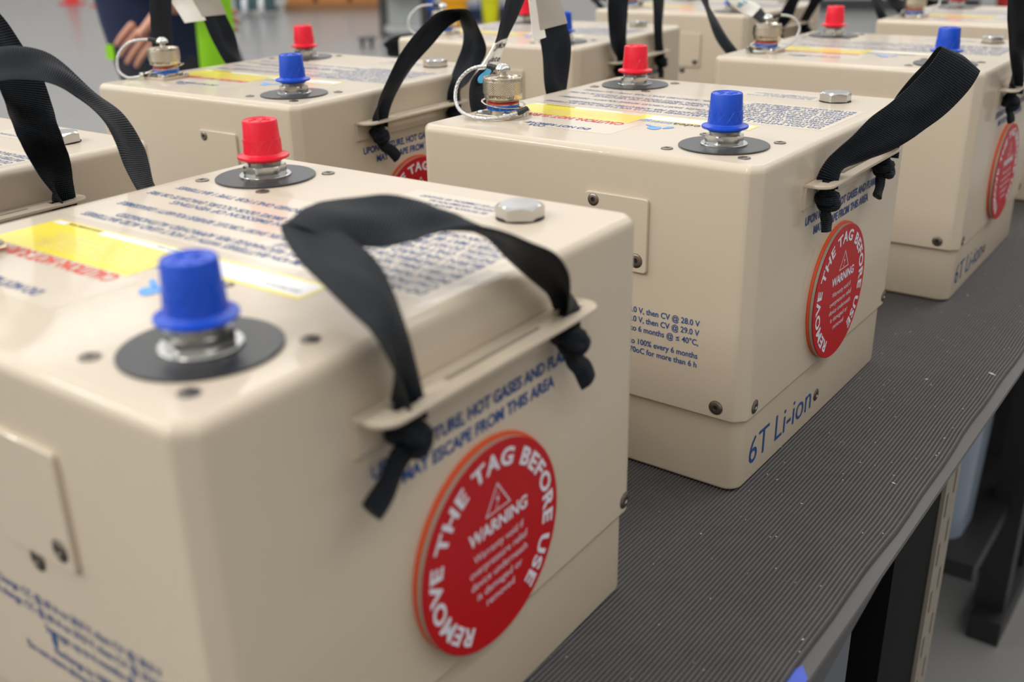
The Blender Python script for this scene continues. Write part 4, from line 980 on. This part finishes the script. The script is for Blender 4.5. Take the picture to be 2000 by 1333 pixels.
# ------------------------------------------------------------------ person standing behind the left row
SKIN = mat('skin', rgb(206, 150, 124), 0.5, sss=0.1, mottle=.05, mscale=30)
NAVY = mat('navy_cloth', rgb(20, 32, 66), 0.85, mottle=.12, mscale=14)
TROUS = mat('dark_trousers', rgb(44, 46, 56), 0.85, mottle=.1, mscale=14)
LIME = mat('hi_vis_lime', rgb(150, 222, 26), 0.6, mottle=.08, mscale=10)
HAIR = mat('brown_hair', rgb(58, 42, 32), 0.7)
SHOE = mat('black_shoe_leather', rgb(28, 27, 27), 0.5)
def skin_mesh(name, chains, sub=2):
    # chains: list of [(point, radius_x, radius_y), ...]; the first point of a later chain may name a joint 'a:b'
    me = bpy.data.meshes.new(name+'_skel'); vs, es, rad = [], [], []
    joints = {}
    for ch in chains:
        prev = None
        for it in ch:
            if isinstance(it, str): prev = joints[it]; continue
            key = it[3] if len(it) > 3 else None
            vs.append(it[0]); rad.append((it[1], it[2])); i = len(vs)-1
            if prev is not None: es.append((prev, i))
            prev = i
            if key: joints[key] = i
    me.from_pydata(vs, es, [])
    ob = bpy.data.objects.new(name, me); COL.objects.link(ob)
    ob.modifiers.new('s', 'SKIN'); sk = me.skin_vertices[0].data
    for i, r in enumerate(rad): sk[i].radius = r; sk[i].use_root = (i == 0)
    m = ob.modifiers.new('d', 'SUBSURF'); m.levels = sub; m.render_levels = sub
    bpy.context.view_layer.update()
    out = bpy.data.meshes.new_from_object(ob.evaluated_get(bpy.context.evaluated_depsgraph_get()))
    bpy.data.objects.remove(ob); bpy.data.meshes.remove(me)
    for p in out.polygons: p.use_smooth = True
    out.name = name
    return out
# the person's frame: x = to the right in the photo, y = away from the camera, z from the floor
PX, PY = -1.800, 1.115
per = grp('person', (PX, PY, FLOOR_Z), 'person in navy shirt and lime vest, forearm across the waist, behind the left batteries', 'person', rz=VA)
V = Vector
body = skin_mesh('body', [
  [(V((-.075, .03, .93)), .172, .12, 'pel'), (V((-.070, .02, 1.04)), .172, .115, 'wa'), (V((-.045, .0, 1.20)), .18, .115), (V((-.02, -.02, 1.36)), .175, .11, 'ch'), (V((-.02, -.03, 1.46)), .085, .075, 'nk0'), (V((-.03, -.05, 1.53)), .055, .055), (V((-.045, -.08, 1.60)), .075, .085), (V((-.05, -.09, 1.68)), .078, .092), (V((-.05, -.08, 1.75)), .05, .06)],
  ['ch', (V((.19, .0, 1.41)), .066, .06), (V((.23, -.01, 1.30)), .056, .052), (V((.185, -.06, 1.20)), .052, .050), (V((.10, -.135, 1.160)), .056, .052), (V((.050, -.19, 1.110)), .046, .040), (V((.012, -.205, 1.075)), .042, .032, 'wrL')],
  ['ch', (V((-.21, -.02, 1.40)), .062, .058), (V((-.26, .02, 1.26)), .048, .046), (V((-.235, .03, 1.13)), .042, .04), (V((-.15, .10, 1.10)), .036, .034), (V((-.08, .16, 1.08)), .027, .024), (V((-.05, .18, 1.07)), .03, .02, 'wrR')],
  ['pel', (V((.085, .03, .82)), .088, .09), (V((.095, .01, .50)), .058, .062), (V((.10, .04, .30)), .056, .058), (V((.10, .05, .10)), .038, .042), (V((.10, .0, .045)), .040, .036), (V((.11, -.13, .03)), .036, .022)],
  ['pel', (V((-.085, .03, .82)), .088, .09), (V((-.105, .0, .50)), .058, .062), (V((-.11, .03, .30)), .056, .058), (V((-.115, .04, .10)), .038, .042), (V((-.115, -.01, .045)), .040, .036), (V((-.14, -.13, .03)), .036, .022)],
])
body.materials.clear()
for m in (SKIN, NAVY, TROUS, SHOE): body.materials.append(m)
for p in body.polygons:
    c = p.center; k = 0
    if c.z < .085: k = 3
    elif c.z < .94: k = 2
    elif c.z < 1.475: k = 1
    if k == 1:
        a_ = V((.165, -.085, 1.19)); d_ = V((.012, -.205, 1.075))-a_; t_ = (c-a_).dot(d_)/d_.length_squared
        if t_ > -.15 and (c-(a_+d_*t_)).length < .075: k = 0
        if c.y > .115 and c.z < 1.14: k = 0
    p.material_index = k
bo = link('body', body, per)
# hands: palm plus five separate fingers
def hand(wrist, d, side, up_, name, spread=.22, curl=.5):
    d = V(d).normalized(); side = V(side); side = (side-d*side.dot(d)).normalized(); nrm = d.cross(side).normalized()
    w = V(wrist); d0 = d; fs = [[(w-d*.012, .024, .018, 'w'), (w+d*.022, .030, .015, 'p1'), (w+d*.055, .036, .013, 'p2'), (w+d*.078, .034, .011)]]
    for i, (o, L) in enumerate(((-.030, .070), (-.011, .080), (.009, .076), (.028, .060))):
        base = w+d*.078+side*o; dd = (d+side*(o*spread*20*.35)).normalized(); pts = [(base-d*.020, .0095, .0095)]
        p = base; cur = 0
        for k in range(3):
            cur += curl*(.35, .55, .45)[k]; stp = L*(.42, .32, .26)[k]
            p = p+(dd*math.cos(cur)+nrm*math.sin(cur))*stp; pts.append((p, .0088-.0010*k, .0088-.0010*k))
        fs.append(pts)
    tb = w+d*.030-side*.026; td = (d*.62-side*.75+nrm*.25).normalized()
    fs.append([(tb+side*.012, .012, .011), (tb+td*.024, .0115, .0105), (tb+td*.046, .0100, .0095), (tb+td*.064, .0085, .008)])
    b = MB(); me_all = []
    for ch in fs:
        me = skin_mesh(name, [ch]); o = len(b.v)
        b.add([v.co.copy() for v in me.vertices], [tuple(p.vertices) for p in me.polygons], SKIN); bpy.data.meshes.remove(me)
    return link(name, b.mesh(name, 80), bo)
hand((.006, -.208, 1.070), (-.70, -.12, -.70), (-.70, .0, .70), None, 'hand')
hand((-.045, .185, 1.068), (.8, .3, -.4), (.2, -.3, .9), None, 'hand')
# face, ears and hair
b = MB(); hc = V((-.05, -.09, 1.665))
b.lathe([(.001, -.012), (.011, -.004), (.012, .002), (.001, .018)], (hc.x-.005, hc.y-.100, hc.z-.006), SKIN, 'z', 12)
link('nose', b.mesh('nose', 80), bo)
EYE = mat('eye_white', rgb(236, 234, 230), 0.3); LIP = mat('lip', rgb(176, 96, 88), 0.5)
for s in (-1, 1):
    b = MB(); b.lathe([(.001, -.010), (.008, -.006), (.011, 0), (.008, .006), (.001, .010)], (hc.x+s*.030, hc.y-.083, hc.z+.014), EYE, 'z', 14)
    b.lathe([(.0045, .0), (.004, .002), (.001, .0025)], (hc.x+s*.030, hc.y-.0935, hc.z+.014), HAIR, '-y', 12); link('eye', b.mesh('eye', 80), bo)
    b = MB(); b.lathe([(.001, -.03), (.010, -.018), (.014, 0), (.013, .016), (.001, .028)], (hc.x+s*.078, hc.y+.004, hc.z-.002), SKIN, 'z', 12); link('ear', b.mesh('ear', 80), bo)
b = MB(); b.tube([(hc.x-.024, hc.y-.086, hc.z-.040), (hc.x, hc.y-.094, hc.z-.042), (hc.x+.024, hc.y-.086, hc.z-.040)], .005, LIP, 8); link('mouth', b.mesh('mouth', 80), bo)
b = MB(); rs = []
for k in range(9):
    a = PI/2*k/8; r = .094*math.cos(a)+.001; rs.append([(hc.x+r*.90*math.cos(2*PI*i/28), hc.y+.012+r*1.10*math.sin(2*PI*i/28), hc.z+.030+.090*math.sin(a)-(.05 if (k == 0 and math.sin(2*PI*i/28) > .1) else 0)) for i in range(28)])
b.rings(rs, HAIR); link('hair', b.mesh('hair', 80), bo)
# open vest: back and two front panels hanging from the shoulders, the right one swinging low
def sheet(name, grid, m, th=.004):
    b = MB(); nr, nc = len(grid), len(grid[0]); top = []; bot = []
    for r in range(nr):
        for c in range(nc):
            p = V(grid[r][c]); a = V(grid[min(r+1, nr-1)][c])-V(grid[max(r-1, 0)][c]); d2 = V(grid[r][min(c+1, nc-1)])-V(grid[r][max(c-1, 0)])
            n = a.cross(d2).normalized(); top.append(p+n*th/2); bot.append(p-n*th/2)
    vs = top+bot; N = nr*nc; fs = []
    for r in range(nr-1):
        for c in range(nc-1):
            i = r*nc+c; fs.append((i, i+1, i+nc+1, i+nc)); fs.append((N+i, N+i+nc, N+i+nc+1, N+i+1))
    for r in range(nr-1):
        for c in (0, nc-1): i = r*nc+c; fs.append((i, i+nc, N+i+nc, N+i))
    for c in range(nc-1):
        for r in (0, nr-1): i = r*nc+c; fs.append((i, i+1, N+i+1, N+i))
    b.add(vs, fs, m); return link(name, b.mesh(name, 60), bo)
g = []
for r in range(9):
    t = r/8; z = 1.47-.62*t; row = []
    for c in range(7):
        s_ = c/6; x = .075+.075*s_-.004*t; y = -.150+.05*s_+.012*math.sin(s_*5+t*4)-.01*t
        row.append((x, y, z))
    g.append(row)
sheet('vest_panel', g, LIME)
g = []
for r in range(7):
    t = r/6; z = 1.47-.36*t; row = []
    for c in range(7):
        s_ = c/6; row.append((-.215+.15*s_, -.07-.075*s_+.008*math.sin(s_*5+t*4), z))
    g.append(row)
sheet('vest_panel', g, LIME)
g = []
for r in range(9):
    t = r/8; z = 1.48-.32*t; row = []
    for c in range(11):
        a = PI*(.02+.96*c/10); row.append((-.015+.185*math.cos(a)*1.0, .01+.145*math.sin(a), z))
    g.append(row)
sheet('vest_back', g, LIME)
b = MB(); b.box((-.180, -.090, .950), (-.160, -.050, .985), LIME); link('belt_tag', b.mesh('belt_tag'), bo)
